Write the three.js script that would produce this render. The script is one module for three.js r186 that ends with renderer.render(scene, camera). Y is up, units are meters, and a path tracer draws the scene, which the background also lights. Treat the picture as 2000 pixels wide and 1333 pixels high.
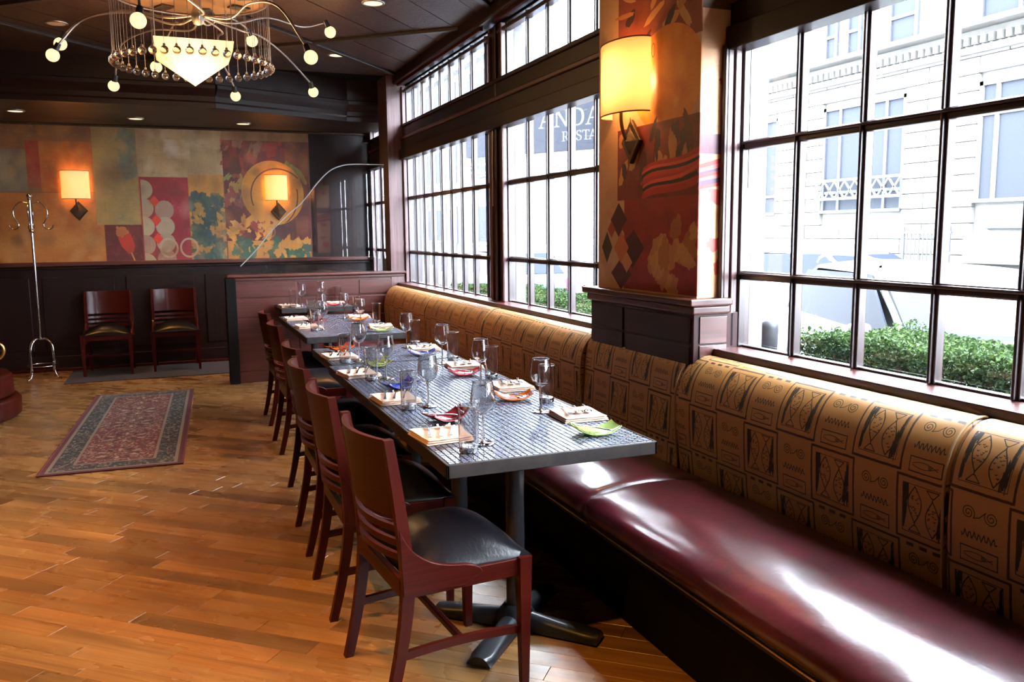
import * as THREE from 'three';
import { RoundedBoxGeometry } from 'three/addons/geometries/RoundedBoxGeometry.js';
import { mergeGeometries, mergeVertices, toCreasedNormals } from 'three/addons/utils/BufferGeometryUtils.js';
import { RectAreaLightUniformsLib } from 'three/addons/lights/RectAreaLightUniformsLib.js';

// ------------------------------------------------------------------ camera, sky, exposure
const scene = new THREE.Scene();
const D2R = Math.PI / 180;
const camera = new THREE.PerspectiveCamera(2 * Math.atan(666.5 / 1640) / D2R, 2000 / 1333, 0.05, 400);
{
  const yaw = 21.747 * D2R, pitch = -7.392 * D2R, roll = -0.558 * D2R;
  const fw = new THREE.Vector3(Math.sin(yaw) * Math.cos(pitch), Math.sin(pitch), -Math.cos(yaw) * Math.cos(pitch));
  const r0 = new THREE.Vector3(Math.cos(yaw), 0, Math.sin(yaw)), u0 = new THREE.Vector3().crossVectors(r0, fw);
  const r = r0.clone().multiplyScalar(Math.cos(roll)).addScaledVector(u0, Math.sin(roll));
  const u = u0.clone().multiplyScalar(Math.cos(roll)).addScaledVector(r0, -Math.sin(roll));
  camera.position.set(0, 1.52, 0);
  camera.quaternion.setFromRotationMatrix(new THREE.Matrix4().makeBasis(r, u, fw.clone().negate()));
}
scene.background = new THREE.Color(0.80, 0.89, 1.0);      // an even overcast sky
scene.backgroundIntensity = 58.0;
const renderer = new THREE.WebGLRenderer({ antialias: true });
renderer.toneMapping = THREE.LinearToneMapping;
renderer.toneMappingExposure = 1.0;
renderer.shadowMap.enabled = true;
RectAreaLightUniformsLib.init();
const WARM = [1.0, 0.44, 0.075], SPOT_CD = 40, BULB_CD = 0.30, SCONCE_CD = 0.6;

// ------------------------------------------------------------------ helpers
const V = (x, y, z) => new THREE.Vector3(x, y, z);
function rng(seed) { return () => { seed = (seed + 0x6d2b79f5) | 0; let t = Math.imul(seed ^ (seed >>> 15), 1 | seed); t = (t + Math.imul(t ^ (t >>> 7), 61 | t)) ^ t; return ((t ^ (t >>> 14)) >>> 0) / 4294967296; }; }
const R = rng(7);
const names = new Map();
function numbered(n) { const k = names.get(n) ?? 0; names.set(n, k + 1); return k ? n + '_' + String(k).padStart(3, '0') : n; }
function sh(o) { o.castShadow = o.receiveShadow = true; return o; }
function thing(name, label, category, pos = [0, 0, 0], turn = 0, group) {
  const o = new THREE.Group(); o.name = numbered(name); o.position.set(...pos); o.rotation.y = turn;
  o.userData = { label, category }; if (group) o.userData.group = group;
  scene.add(o); return o;
}
function part(name, geo, mat, parent, label) { const m = sh(new THREE.Mesh(geo, mat)); m.name = name; if (label) m.userData.label = label; parent.add(m); return m; }
function solo(name, geo, mat, label, category, group) { const m = sh(new THREE.Mesh(geo, mat)); m.name = numbered(name); m.userData = { label, category }; if (group) m.userData.group = group; scene.add(m); return m; }
function struct(name, geo, mat, parent = scene) { const m = sh(new THREE.Mesh(geo, mat)); m.name = parent === scene ? numbered(name) : name; if (parent === scene) m.userData.kind = 'structure'; parent.add(m); return m; }
function structGroup(name) { const g = new THREE.Group(); g.name = numbered(name); g.userData.kind = 'structure'; scene.add(g); return g; }
function dup(root, pos, turn, label, group) { const c = root.clone(); c.name = numbered(root.name.replace(/_\d{3}$/, '')); c.position.set(...pos); if (turn !== undefined) c.rotation.y = turn; c.userData = { ...root.userData, label }; if (group) c.userData.group = group; scene.add(c); return c; }
// metre uvs by the way each face points; u runs along the longer side
function uvm(geo, du = 0, dv = 0) {
  const g = geo.index ? geo.toNonIndexed() : geo; g.computeBoundingBox();
  const s = g.boundingBox.getSize(V(0, 0, 0)).toArray(), p = g.attributes.position, uv = new Float32Array(p.count * 2), a = V(), b = V(), c = V();
  for (let i = 0; i < p.count; i += 3) {
    a.fromBufferAttribute(p, i); b.fromBufferAttribute(p, i + 1); c.fromBufferAttribute(p, i + 2);
    const n = b.clone().sub(a).cross(c.clone().sub(a)).toArray().map(Math.abs), k = n.indexOf(Math.max(...n));
    let [m, q] = [0, 1, 2].filter((x) => x !== k); if (s[q] > s[m]) [m, q] = [q, m];
    [a, b, c].forEach((w, j) => { const t = w.toArray(); uv[(i + j) * 2] = t[m] + du; uv[(i + j) * 2 + 1] = t[q] + dv; });
  }
  g.setAttribute('uv', new THREE.BufferAttribute(uv, 2)); return g;
}
function bx(w, h, d, x = 0, y = 0, z = 0, r = 0.004, seg = 1) {
  const m = Math.min(w, h, d); r = Math.min(r, m * 0.45);
  const g = r > 0.0004 ? new RoundedBoxGeometry(w, h, d, seg, r) : new THREE.BoxGeometry(w, h, d);
  return uvm(g, R() * 3, R() * 3).translate(x, y, z);
}
const bb = (x0, x1, y0, y1, z0, z1, r = 0.004) => bx(x1 - x0, y1 - y0, z1 - z0, (x0 + x1) / 2, (y0 + y1) / 2, (z0 + z1) / 2, r);
function clean(g) { const o = g.index ? g.toNonIndexed() : g; for (const k of Object.keys(o.attributes)) if (!['position', 'normal', 'uv'].includes(k)) o.deleteAttribute(k); return o; }
const merge = (list) => mergeGeometries(list.map(clean));
function tube(pts, r, seg = 24, rad = 8, closed = false) { return new THREE.TubeGeometry(new THREE.CatmullRomCurve3(pts.map((p) => V(...p)), closed), seg, r, rad, closed); }
function lathe(pts, seg = 28) { return new THREE.LatheGeometry(pts.map((p) => new THREE.Vector2(...p)), seg); }
function cyl(r0, r1, h, x = 0, y = 0, z = 0, seg = 20) { return new THREE.CylinderGeometry(r0, r1, h, seg).translate(x, y, z); }
function extr(pts, depth, bevel = 0.003, seg = 1) {
  const s = Array.isArray(pts) ? new THREE.Shape(pts.map((p) => new THREE.Vector2(...p))) : pts;
  return new THREE.ExtrudeGeometry(s, { depth, bevelEnabled: bevel > 0, bevelSize: bevel, bevelThickness: bevel, bevelSegments: seg, curveSegments: 10 });
}
// solid between two surfaces F(u,v) and B(u,v)
function slab(nu, nv, F, B, crease = 0.7) {
  const pos = [], uv = [], idx = [];
  for (const S of [F, B]) for (let j = 0; j <= nv; j++) for (let i = 0; i <= nu; i++) { pos.push(...S(i / nu, j / nv)); uv.push(i / nu, j / nv); }
  const id = (s, i, j) => s * (nu + 1) * (nv + 1) + j * (nu + 1) + i;
  for (let j = 0; j < nv; j++) for (let i = 0; i < nu; i++) {
    idx.push(id(0, i, j), id(0, i + 1, j), id(0, i + 1, j + 1), id(0, i, j), id(0, i + 1, j + 1), id(0, i, j + 1));
    idx.push(id(1, i, j), id(1, i + 1, j + 1), id(1, i + 1, j), id(1, i, j), id(1, i, j + 1), id(1, i + 1, j + 1));
  }
  const q = (a, b, c, d) => idx.push(a, b, c, a, c, d);
  for (let i = 0; i < nu; i++) { q(id(0, i + 1, 0), id(0, i, 0), id(1, i, 0), id(1, i + 1, 0)); q(id(0, i, nv), id(0, i + 1, nv), id(1, i + 1, nv), id(1, i, nv)); }
  for (let j = 0; j < nv; j++) { q(id(0, 0, j), id(0, 0, j + 1), id(1, 0, j + 1), id(1, 0, j)); q(id(0, nu, j + 1), id(0, nu, j), id(1, nu, j), id(1, nu, j + 1)); }
  const g = new THREE.BufferGeometry(); g.setAttribute('position', new THREE.Float32BufferAttribute(pos, 3)); g.setAttribute('uv', new THREE.Float32BufferAttribute(uv, 2)); g.setIndex(idx);
  return toCreasedNormals(g, crease);
}
// profile in x-y swept along z, with softly closed ends; uv = (z, arc length)
function sweepZ(pts, z0, z1, soft = 0.02, vShift = 0, rings = 8) {
  const n = pts.length, cx = pts.reduce((s, p) => s + p[0], 0) / n, cy = pts.reduce((s, p) => s + p[1], 0) / n, pos = [], uv = [], idx = [], arc = [0];
  for (let i = 1; i < n; i++) arc.push(arc[i - 1] + Math.hypot(pts[i][0] - pts[i - 1][0], pts[i][1] - pts[i - 1][1]));
  const stops = []; for (let k = 0; k <= 5; k++) { const a = k / 5 * Math.PI / 2; stops.push([z0 + soft * (1 - Math.sin(a)) * 0 + soft * (1 - Math.cos(a)), soft * (1 - Math.sin(a))]); }
  for (let k = 1; k < rings; k++) stops.push([z0 + soft + (z1 - z0 - 2 * soft) * k / rings, 0]);
  for (let k = 5; k >= 0; k--) { const a = k / 5 * Math.PI / 2; stops.push([z1 - soft * (1 - Math.cos(a)), soft * (1 - Math.sin(a))]); }
  for (const [z, inset] of stops) for (let i = 0; i < n; i++) {
    const dx = pts[i][0] - cx, dy = pts[i][1] - cy, l = Math.hypot(dx, dy) || 1, f = Math.max(0, 1 - inset / l);
    pos.push(cx + dx * f, cy + dy * f, z); uv.push(z, arc[i] + vShift);
  }
  const m = stops.length;
  for (let k = 0; k < m - 1; k++) for (let i = 0; i < n; i++) { const j = (i + 1) % n; if (j === 0) continue; const a = k * n + i, b = k * n + j, c = a + n, d = b + n; idx.push(a, b, d, a, d, c); }
  const tri = THREE.ShapeUtils.triangulateShape(pts.map((p) => new THREE.Vector2(...p)), []), base = pos.length / 3;
  for (const [k, flip] of [[0, 0], [m - 1, 1]]) { const off = pos.length / 3; for (let i = 0; i < n; i++) { pos.push(...pos.slice((k * n + i) * 3, (k * n + i) * 3 + 3)); uv.push(uv[(k * n + i) * 2], uv[(k * n + i) * 2 + 1]); } for (const t of tri) idx.push(off + t[0], off + t[flip ? 1 : 2], off + t[flip ? 2 : 1]); }
  const g = new THREE.BufferGeometry(); g.setAttribute('position', new THREE.Float32BufferAttribute(pos, 3)); g.setAttribute('uv', new THREE.Float32BufferAttribute(uv, 2)); g.setIndex(idx);
  return toCreasedNormals(g, 0.8);
}
function smoothPts(pts, n) { return new THREE.SplineCurve(pts.map((p) => new THREE.Vector2(...p))).getPoints(n).map((p) => [p.x, p.y]); }

// ------------------------------------------------------------------ textures
function hash(x, y, s) { let h = Math.imul(x, 374761393) + Math.imul(y, 668265263) + Math.imul(s, 2147483647); h = Math.imul(h ^ (h >>> 13), 1274126177); return ((h ^ (h >>> 16)) >>> 0) / 4294967296; }
function vn(x, y, px, py, s) {            // tiling value noise
  const ix = Math.floor(x), iy = Math.floor(y), fx = x - ix, fy = y - iy, u = fx * fx * (3 - 2 * fx), v = fy * fy * (3 - 2 * fy), m = (a, b) => ((a % b) + b) % b;
  const a = hash(m(ix, px), m(iy, py), s), b = hash(m(ix + 1, px), m(iy, py), s), c = hash(m(ix, px), m(iy + 1, py), s), d = hash(m(ix + 1, px), m(iy + 1, py), s);
  return (a + (b - a) * u) * (1 - v) + (c + (d - c) * u) * v;
}
function fbm(x, y, fx, fy, oct, s) { let t = 0, a = 0.5, n = 0; for (let o = 0; o < oct; o++) { t += a * vn(x * fx, y * fy, fx, fy, s + o); n += a; a *= 0.5; fx *= 2; fy *= 2; } return t / n; }
function dataTex(w, h, fn, srgb = true, repeat = [1, 1]) {
  const d = new Uint8Array(w * h * 4);
  for (let y = 0; y < h; y++) for (let x = 0; x < w; x++) { const c = fn(x / w, y / h, x, y), i = (y * w + x) * 4, k = Array.isArray(c) ? c : [c, c, c]; for (let j = 0; j < 3; j++) d[i + j] = Math.max(0, Math.min(255, k[j] * 255)); d[i + 3] = 255; }
  const t = new THREE.DataTexture(d, w, h); t.wrapS = t.wrapT = THREE.RepeatWrapping; t.magFilter = THREE.LinearFilter; t.repeat.set(...repeat); if (srgb) t.colorSpace = THREE.SRGBColorSpace; t.needsUpdate = true; return t;
}
function canvasTex(w, h, draw, srgb = true) { const c = document.createElement('canvas'); c.width = w; c.height = h; draw(c.getContext('2d'), w, h); const t = new THREE.CanvasTexture(c); if (srgb) t.colorSpace = THREE.SRGBColorSpace; t.anisotropy = 8; return t; }
const grain = (w, h, fx, fy, s) => (x, y) => { const warp = fbm(x, y, 2, 3, 2, s + 50) * 0.06; return 0.6 * fbm(x, (y + warp) % 1, fx, fy, 4, s) + 0.4 * fbm(x, y, fx * 2, fy * 5, 2, s + 9); };
const T = {};
{ const g = grain(0, 0, 3, 36, 11); T.wood = dataTex(512, 512, (x, y) => { const v = g(x, y); return [0.52 + 0.5 * v, 0.42 + 0.56 * v, 0.36 + 0.6 * v]; }, true, [1 / 1.2, 1 / 0.5]); }
{ const g = grain(0, 0, 4, 30, 31); T.plank = dataTex(1024, 512, (x, y) => { const v = g(x, y), k = fbm(x, y, 5, 7, 3, 77); const d = v * 0.75 + k * 0.35; return [0.50 + 0.5 * d, 0.45 + 0.55 * d, 0.40 + 0.6 * d]; }, true, [1 / 2.2, 1 / 0.55]); T.plankRough = dataTex(512, 512, (x, y) => 0.3 + 0.45 * fbm(x, y, 8, 14, 4, 5), false, [1 / 1.7, 1 / 1.7]); }
T.leatherBump = dataTex(512, 512, (x, y) => { const a = Math.abs(fbm(x, y, 14, 14, 3, 3) - 0.5) * 2, b = fbm(x, y, 60, 60, 2, 8); return 0.55 * Math.min(1, a * 2.2) + 0.35 * b; }, false, [1 / 0.5, 1 / 0.5]);
T.leather = dataTex(512, 512, (x, y) => { const a = fbm(x, y, 6, 10, 5, 13), b = fbm(x, y, 30, 40, 2, 23); const v = 0.55 + 0.5 * a + 0.18 * (b - 0.5); return [v, v * 0.94, v * 0.96]; }, true, [1 / 0.9, 1 / 0.9]);
T.embossed = dataTex(512, 512, (x, y) => { const a = Math.abs(fbm(x, y, 24, 24, 3, 61) - 0.5) * 2, b = fbm(x, y, 90, 90, 2, 62); return 0.6 * a + 0.4 * b; }, false, [1 / 0.7, 1 / 0.7]);
T.embossedColor = dataTex(512, 512, (x, y) => { const a = Math.abs(fbm(x, y, 24, 24, 3, 61) - 0.5) * 2, c = fbm(x, y, 4, 4, 3, 63); const v = 0.45 + 0.4 * a + 0.3 * c; return [v, v * 0.97, v * 0.95]; }, true, [1 / 0.7, 1 / 0.7]);
T.weave = dataTex(256, 256, (x, y, i, j) => 0.5 + 0.25 * Math.sin(i * Math.PI / 2) * Math.cos(j * Math.PI / 2) + 0.25 * hash(i, j, 4), false, [1 / 0.16, 1 / 0.16]);
T.stone = dataTex(512, 512, (x, y) => { const a = fbm(x, y, 8, 8, 5, 41), b = hash(x * 512 | 0, y * 512 | 0, 2); const v = 0.72 + 0.3 * a + 0.06 * b; return [v, v, v * 0.985]; }, true, [1 / 3, 1 / 3]);
T.edge = dataTex(256, 256, (x, y) => { const v = 0.5 + 0.6 * fbm(x, y, 10, 10, 5, 91); return [v, v * 0.96, v * 0.92]; }, true, [1 / 0.3, 1 / 0.3]);

// printed upholstery: fish blocks, spirals, zigzags, little framed fish; one repeat is 0.386 x 0.43 m
T.fish = canvasTex(1024, 1141, (c, w, h) => {
  c.fillStyle = '#c9a470'; c.fillRect(0, 0, w, h);
  const r = rng(5), P = (k) => k * w / 0.386;                       // metres to pixels
  for (let i = 0; i < 5200; i++) { c.fillStyle = r() < 0.5 ? 'rgba(150,98,48,0.10)' : 'rgba(226,182,116,0.10)'; c.fillRect(r() * w, r() * h, 2 + r() * 60, 1.5); }
  for (let i = 0; i < 2600; i++) { c.fillStyle = 'rgba(120,76,36,0.08)'; c.fillRect(r() * w, r() * h, 1.5, 3 + r() * 40); }
  const INK = '#120a06', BR = '#3c1c0a';
  c.lineCap = c.lineJoin = 'round';
  const ink = (lw, pts, close, col = INK) => { c.strokeStyle = col; c.lineWidth = lw * 1.35; c.beginPath(); pts.forEach((p, i) => (i ? c.lineTo(...p) : c.moveTo(...p))); if (close) c.closePath(); c.stroke(); };
  const wobble = (x0, y0, x1, y1, n, a) => { const o = []; for (let i = 0; i <= n; i++) o.push([x0 + (x1 - x0) * i / n + (r() - 0.5) * a, y0 + (y1 - y0) * i / n + (r() - 0.5) * a]); return o; };
  const frame = (x, y, ww, hh, lw, col) => { for (const s of [[x, y, x + ww, y], [x + ww, y, x + ww, y + hh], [x + ww, y + hh, x, y + hh], [x, y + hh, x, y]]) ink(lw * (0.8 + 0.5 * r()), wobble(...s, 12, 3), false, col); };
  const fishUp = (x, y, len, wid, up) => {                          // upright fish
    const s = up ? 1 : -1, L = [], Q = [];
    for (let i = 0; i <= 20; i++) { const t = i / 20, q = Math.sin(Math.PI * Math.min(1, t * 1.08)) * wid * (1 - 0.25 * t); L.push([x - q, y - s * (len / 2 - t * len * 0.86)]); Q.push([x + q, y - s * (len / 2 - t * len * 0.86)]); }
    const tail = [[x - wid * 0.8, y + s * len * 0.5], [x - wid * 0.15, y + s * len * 0.36], [x + wid * 0.15, y + s * len * 0.36], [x + wid * 0.8, y + s * len * 0.5]];
    ink(7, L); ink(7, Q); ink(6, tail, true);
    for (let i = 0; i < 15; i++) { const t = 0.22 + 0.55 * r(), q = Math.sin(Math.PI * t) * wid * 0.7, px = x + (r() * 2 - 1) * q, py = y - s * (len / 2 - t * len * 0.86); ink(5, [[px - 9, py], [px - 1, py + 6], [px + 7, py - 2]], false, BR); }
    c.fillStyle = INK; c.beginPath(); c.arc(x + wid * 0.25, y - s * len * 0.4, 5, 0, 7); c.fill();
  };
  const block = (cx, cy) => {
    const W = P(0.2), H = P(0.2), x = cx - W / 2, y = cy - H / 2;
    frame(x, y, W, H, 13, BR);
    c.fillStyle = INK; for (let k = 0; k < 70; k++) { const t = Math.pow(r(), 1.3), y1 = y + P(0.02) + t * (H - P(0.07)), y2 = y + H - P(0.05) - t * (H - P(0.07)); c.fillRect(x + P(0.021) + r() * P(0.018) * (1.25 - t), y1, 5 + 12 * r(), P(0.012 + 0.024 * r())); c.fillRect(x + W - P(0.027) - r() * P(0.02) * (1.25 - t), y2, 5 + 12 * r(), P(0.012 + 0.024 * r())); }
    frame(x + P(0.022), y + P(0.022), W - P(0.044), H - P(0.044), 3.5, INK);
    fishUp(cx - P(0.032), cy, P(0.145), P(0.028), true); fishUp(cx + P(0.034), cy, P(0.145), P(0.028), false);
  };
  const spiral = (cx, cy, dir) => { const o = []; for (let i = 0; i <= 46; i++) { const a = i / 46 * Math.PI * 4.2, q = P(0.003) + P(0.019) * i / 46; o.push([cx + dir * Math.cos(a) * q, cy + Math.sin(a) * q]); } return o; };
  const column = (cx, cy, dash) => {
    const W = P(0.15), top = cy - P(0.1);
    if (dash) for (let k = -1; k <= 1; k++) { c.fillStyle = BR; c.fillRect(cx + k * P(0.05) - P(0.014), top - P(0.002), P(0.028), P(0.011)); }
    const a = spiral(cx - P(0.037), top + P(0.048), 1), b = spiral(cx + P(0.037), top + P(0.048), -1).map(([x, y]) => [x, 2 * (top + P(0.048)) - y]);
    ink(5, a); ink(5, b); ink(5, [a[a.length - 1], [cx, top + P(0.055)], b[b.length - 1]]);
    const z = []; for (let i = 0; i <= 60; i++) z.push([cx - W * 0.38 + W * 0.76 * i / 60, top + P(0.113) + Math.sin(i * 0.78) * P(0.009) + Math.sin(i * 1.9) * P(0.003)]); ink(6, z);
    const bx0 = cx - W * 0.4, by = top + P(0.15); frame(bx0, by, W * 0.8, P(0.046), 6, INK);
    const f = []; for (let i = 0; i <= 24; i++) { const t = i / 24; f.push([bx0 + P(0.012) + t * W * 0.62, by + P(0.023) + Math.sin(Math.PI * t * 0.85 + 0.5) * P(0.014) - P(0.004)]); } ink(4, f); ink(4, f.map(([x, y]) => [x, 2 * (by + P(0.023)) - y])); ink(3.5, spiral(bx0 + W * 0.5, by + P(0.023), 1).map(([x, y]) => [bx0 + W * 0.5 + (x - bx0 - W * 0.5) * 0.35, by + P(0.023) + (y - by - P(0.023)) * 0.35]));
  };
  for (const o of [-w, 0, w]) { block(w * 0.25 + o, h * 0.25); column(w * 0.75 + o, h * 0.25, false); column(w * 0.25 + o, h * 0.75, true); block(w * 0.75 + o, h * 0.75); }
});
T.fish.wrapS = T.fish.wrapT = THREE.RepeatWrapping; T.fish.repeat.set(1 / 0.386, 1 / 0.43);

// paint helpers for the two murals
function blotch(c, x, y, rx, ry, col, r, n = 26, rough = 0.35) { c.fillStyle = col; c.beginPath(); const p = [r() * 7, r() * 7, r() * 7, r() * 7, r() * 7], t = r() * 3.1, ct = Math.cos(t), st = Math.sin(t), m = 44; for (let i = 0; i < m; i++) { const a = i / m * Math.PI * 2, k = 1 + rough * 0.6 * (0.55 * Math.sin(2 * a + p[0]) + 0.45 * Math.sin(3 * a + p[1]) + 0.4 * Math.sin(5 * a + p[2]) + 0.3 * Math.sin(8 * a + p[3]) + 0.2 * Math.sin(13 * a + p[4])); const q = rough > 0.3 ? [Math.cos(a) * rx * k * ct - Math.sin(a) * ry * k * st * (rx / ry) ** 0, Math.sin(a) * ry * k * ct + Math.cos(a) * rx * k * st] : [Math.cos(a) * rx * k, Math.sin(a) * ry * k]; i ? c.lineTo(x + q[0], y + q[1]) : c.moveTo(x + q[0], y + q[1]); } c.closePath(); c.fill(); }
function mottle(c, x, y, w, h, cols, r, n, s) { // dabs of paint rubbed in with a sponge
  c.save(); c.beginPath(); c.rect(x, y, w, h); c.clip();
  for (let i = 0; i < n; i++) { const px = x + r() * w, py = y + r() * h, q = s * (0.4 + 1.1 * r()), col = cols[r() * cols.length | 0], a = 0.14 + 0.3 * r(), g = c.createRadialGradient(px, py, 0, px, py, q), hex = (t) => col + Math.round(255 * t).toString(16).padStart(2, '0'); g.addColorStop(0, hex(a)); g.addColorStop(0.55, hex(a * 0.6)); g.addColorStop(1, hex(0)); c.fillStyle = g; c.save(); c.translate(px, py); c.rotate(r() * 3); c.scale(1, 0.5 + 0.5 * r()); c.translate(-px, -py); c.fillRect(px - q, py - q, 2 * q, 2 * q); c.restore(); }
  for (let i = 0; i < n * 5; i++) { c.globalAlpha = 0.06 + 0.14 * r(); c.fillStyle = cols[r() * cols.length | 0]; const q = s * (0.03 + 0.12 * r()); c.fillRect(x + r() * w, y + r() * h, q * (1 + 2 * r()), q); }
  c.globalAlpha = 1; c.restore();
}
function brush(c, x, y, w, h, r, n, cols) { c.save(); c.beginPath(); c.rect(x, y, w, h); c.clip(); for (let i = 0; i < n; i++) { c.globalAlpha = 0.06 + 0.08 * r(); c.fillStyle = cols[r() * cols.length | 0]; r() < 0.5 ? c.fillRect(x + r() * w, y + r() * h, 10 + r() * 70, 1.2) : c.fillRect(x + r() * w, y + r() * h, 1.2, 8 + r() * 50); } c.globalAlpha = 1; c.restore(); }
// back mural: photograph columns 0..600 are x -1.72..1.52, rows 235..510 are y 2.75..1.23
const MUR = { x0: -3.6, x1: 1.6, y0: 1.235, y1: 2.76 };
T.mural = canvasTex(2048, 522, (c, w, h) => {
  const r = rng(21), X = (px) => (((px / 600) * 3.24 - 1.72) - MUR.x0) / (MUR.x1 - MUR.x0) * w, Y = (py) => (py - 235) / 275 * h, K = w / 5.2 * 0.0054;
  const rect = (x0, y0, x1, y1, col) => { c.fillStyle = col; c.fillRect(X(x0), Y(y0), X(x1) - X(x0), Y(y1) - Y(y0)); };
  const mot = (x0, y0, x1, y1, cols, n, s) => mottle(c, X(x0), Y(y0), X(x1) - X(x0), Y(y1) - Y(y0), cols, r, n, s * K);
  rect(-400, 230, 800, 515, '#a8672c');
  rect(-400, 230, 185, 370, '#8d5a36'); mot(-400, 230, 185, 370, ['#6f4a3a', '#a8692f', '#5c4c40', '#b5762e'], 260, 26);
  rect(-400, 370, 185, 512, '#b9702c'); mot(-400, 370, 185, 512, ['#a95f22', '#c98a3e', '#9c5220', '#d09a52'], 240, 28);
  rect(-20, 285, 50, 368, '#7b7266'); mot(-20, 285, 50, 368, ['#6d6a62', '#8e7d62', '#a87c36'], 60, 16);
  rect(50, 268, 74, 360, '#a33222'); mot(50, 268, 74, 360, ['#8a2418', '#bb5030'], 30, 10);
  rect(74, 268, 172, 368, '#b56626'); mot(74, 268, 172, 368, ['#c77c2a', '#9a4f20', '#d08e38'], 90, 16);
  rect(172, 236, 256, 434, '#a08a56'); mot(172, 236, 256, 434, ['#b69a62', '#8f7c4c', '#bb9650', '#7f7a5c'], 150, 18);
  for (let i = 0; i < 46; i++) { c.globalAlpha = 0.28; blotch(c, X(226 + 24 * r()), Y(240 + 95 * r()), (4 + 9 * r()) * K, (6 + 12 * r()) * K, r() < 0.6 ? '#5f7472' : '#748474', r); } c.globalAlpha = 1;
  rect(185, 434, 260, 512, '#5c1a18'); mot(185, 434, 260, 512, ['#471414', '#742420', '#7d4030'], 60, 10);
  c.save(); c.translate(X(226), Y(468)); c.rotate(-0.35); blotch(c, 0, 0, 13 * K, 24 * K, '#b5301c', r, 22, 0.12); blotch(c, -2 * K, -20 * K, 10 * K, 12 * K, '#b46a34', r, 16, 0.4); c.fillStyle = '#c08a54'; c.fillRect(-1.2 * K, 22 * K, 3 * K, 34 * K); c.restore();
  rect(256, 236, 428, 336, '#ad9872'); mot(256, 236, 428, 336, ['#c2b090', '#97835c', '#b79c68', '#d0c4ac'], 150, 20); mot(308, 258, 362, 298, ['#d8d0c4', '#c8c0b4'], 26, 14);
  rect(355, 330, 428, 512, '#c08a3c'); mot(355, 330, 428, 380, ['#cf9a48', '#a8762e'], 60, 14);
  for (let i = 0; i < 120; i++) { c.globalAlpha = 0.75; blotch(c, X(358 + 68 * r()), Y(375 + 135 * r()), (4 + 11 * r()) * K, (4 + 10 * r()) * K, ['#234640', '#37564a', '#2c4a52', '#4e6248', '#1f3a3c'][r() * 5 | 0], r, 18, 0.5); } for (let i = 0; i < 16; i++) blotch(c, X(358 + 66 * r()), Y(390 + 118 * r()), (3 + 7 * r()) * K, (3 + 8 * r()) * K, '#c48838', r, 16, 0.5); c.globalAlpha = 1;
  rect(258, 336, 354, 512, '#96182a'); mot(258, 336, 354, 512, ['#7c1022', '#a82238', '#6a1028', '#b23c58'], 80, 16);
  const tan = ['#a89a80', '#a5927c', '#b0a284', '#9c8070'];
  for (let i = 0; i < 5; i++) { c.save(); c.beginPath(); c.rect(X(260), Y(337), X(354) - X(260), h); c.clip(); c.fillStyle = tan[i % 4]; c.beginPath(); c.ellipse(X(262), Y(362 + i * 38), 21 * K, 18.6 * K, 0, 0, 7); c.fill(); if (i > 0) { c.globalAlpha = i === 4 ? 0.7 : 1; c.fillStyle = tan[(i + 2) % 4]; c.beginPath(); c.ellipse(X(304), Y(370 + i * 34), 19 * K, 18 * K, 0, 0, 7); c.fill(); c.globalAlpha = 1; } c.restore(); }
  for (const [x, y] of [[285, 386], [287, 425], [288, 463]]) { c.fillStyle = '#d8361e'; c.beginPath(); c.moveTo(X(x), Y(y - 12)); c.lineTo(X(x + 10), Y(y)); c.lineTo(X(x), Y(y + 12)); c.lineTo(X(x - 10), Y(y)); c.fill(); }
  c.strokeStyle = '#b4a088'; c.lineWidth = 4 * K; for (const x of [309, 350]) { c.beginPath(); c.ellipse(X(x), Y(483), 17 * K, 17 * K, 0, 0, 7); c.stroke(); }
  rect(428, 256, 640, 512, '#5a2018'); mot(428, 256, 640, 512, ['#431612', '#74301e', '#5c3a20', '#82281a', '#3a1a16'], 190, 20);
  for (let i = 0; i < 40; i++) { c.globalAlpha = 0.7; blotch(c, X(430 + 130 * r()), Y(258 + 50 * r()), (5 + 14 * r()) * K, (3 + 8 * r()) * K, ['#8c2218', '#a5311e', '#96785c', '#6b2018'][r() * 4 | 0], r, 16, 0.5); } c.globalAlpha = 1;
  mot(560, 256, 640, 330, ['#9a6028', '#7f4a24', '#b5722c'], 70, 14);
  for (let i = 0; i < 26; i++) blotch(c, X(432 + 55 * r()), Y(330 + 60 * r()), (3 + 6 * r()) * K, (3 + 10 * r()) * K, ['#a2843e', '#7f8a4a', '#8d4238'][r() * 3 | 0], r, 14, 0.6);
  for (let k = 0; k < 5; k++) { c.save(); c.translate(X(556 + k * 10), Y(318 + k * 3)); c.rotate(0.5 - k * 0.28); blotch(c, 0, 0, 5 * K, 20 * K, k % 2 ? '#6f7a36' : '#86863c', r, 14, 0.2); c.restore(); }
  c.fillStyle = '#d59a2e'; c.beginPath(); c.ellipse(X(532), Y(367), 68 * K, 62 * K, 0.2, 0, 7); c.fill(); blotch(c, X(520), Y(318), 24 * K, 14 * K, '#cf9a48', r, 20, 0.2);
  c.save(); c.beginPath(); c.ellipse(X(532), Y(367), 67 * K, 61 * K, 0.2, 0, 7); c.clip(); mot(460, 300, 604, 434, ['#e0a838', '#c58426', '#dda548', '#b9792a', '#d8933a'], 170, 20); c.strokeStyle = '#5a2a12'; c.lineWidth = 2.4 * K; c.beginPath(); c.ellipse(X(546), Y(376), 62 * K, 54 * K, 0.3, 2.5, 5.2); c.stroke(); c.beginPath(); c.ellipse(X(528), Y(372), 58 * K, 62 * K, 0, -0.2, 1.3); c.stroke(); c.restore();
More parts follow.
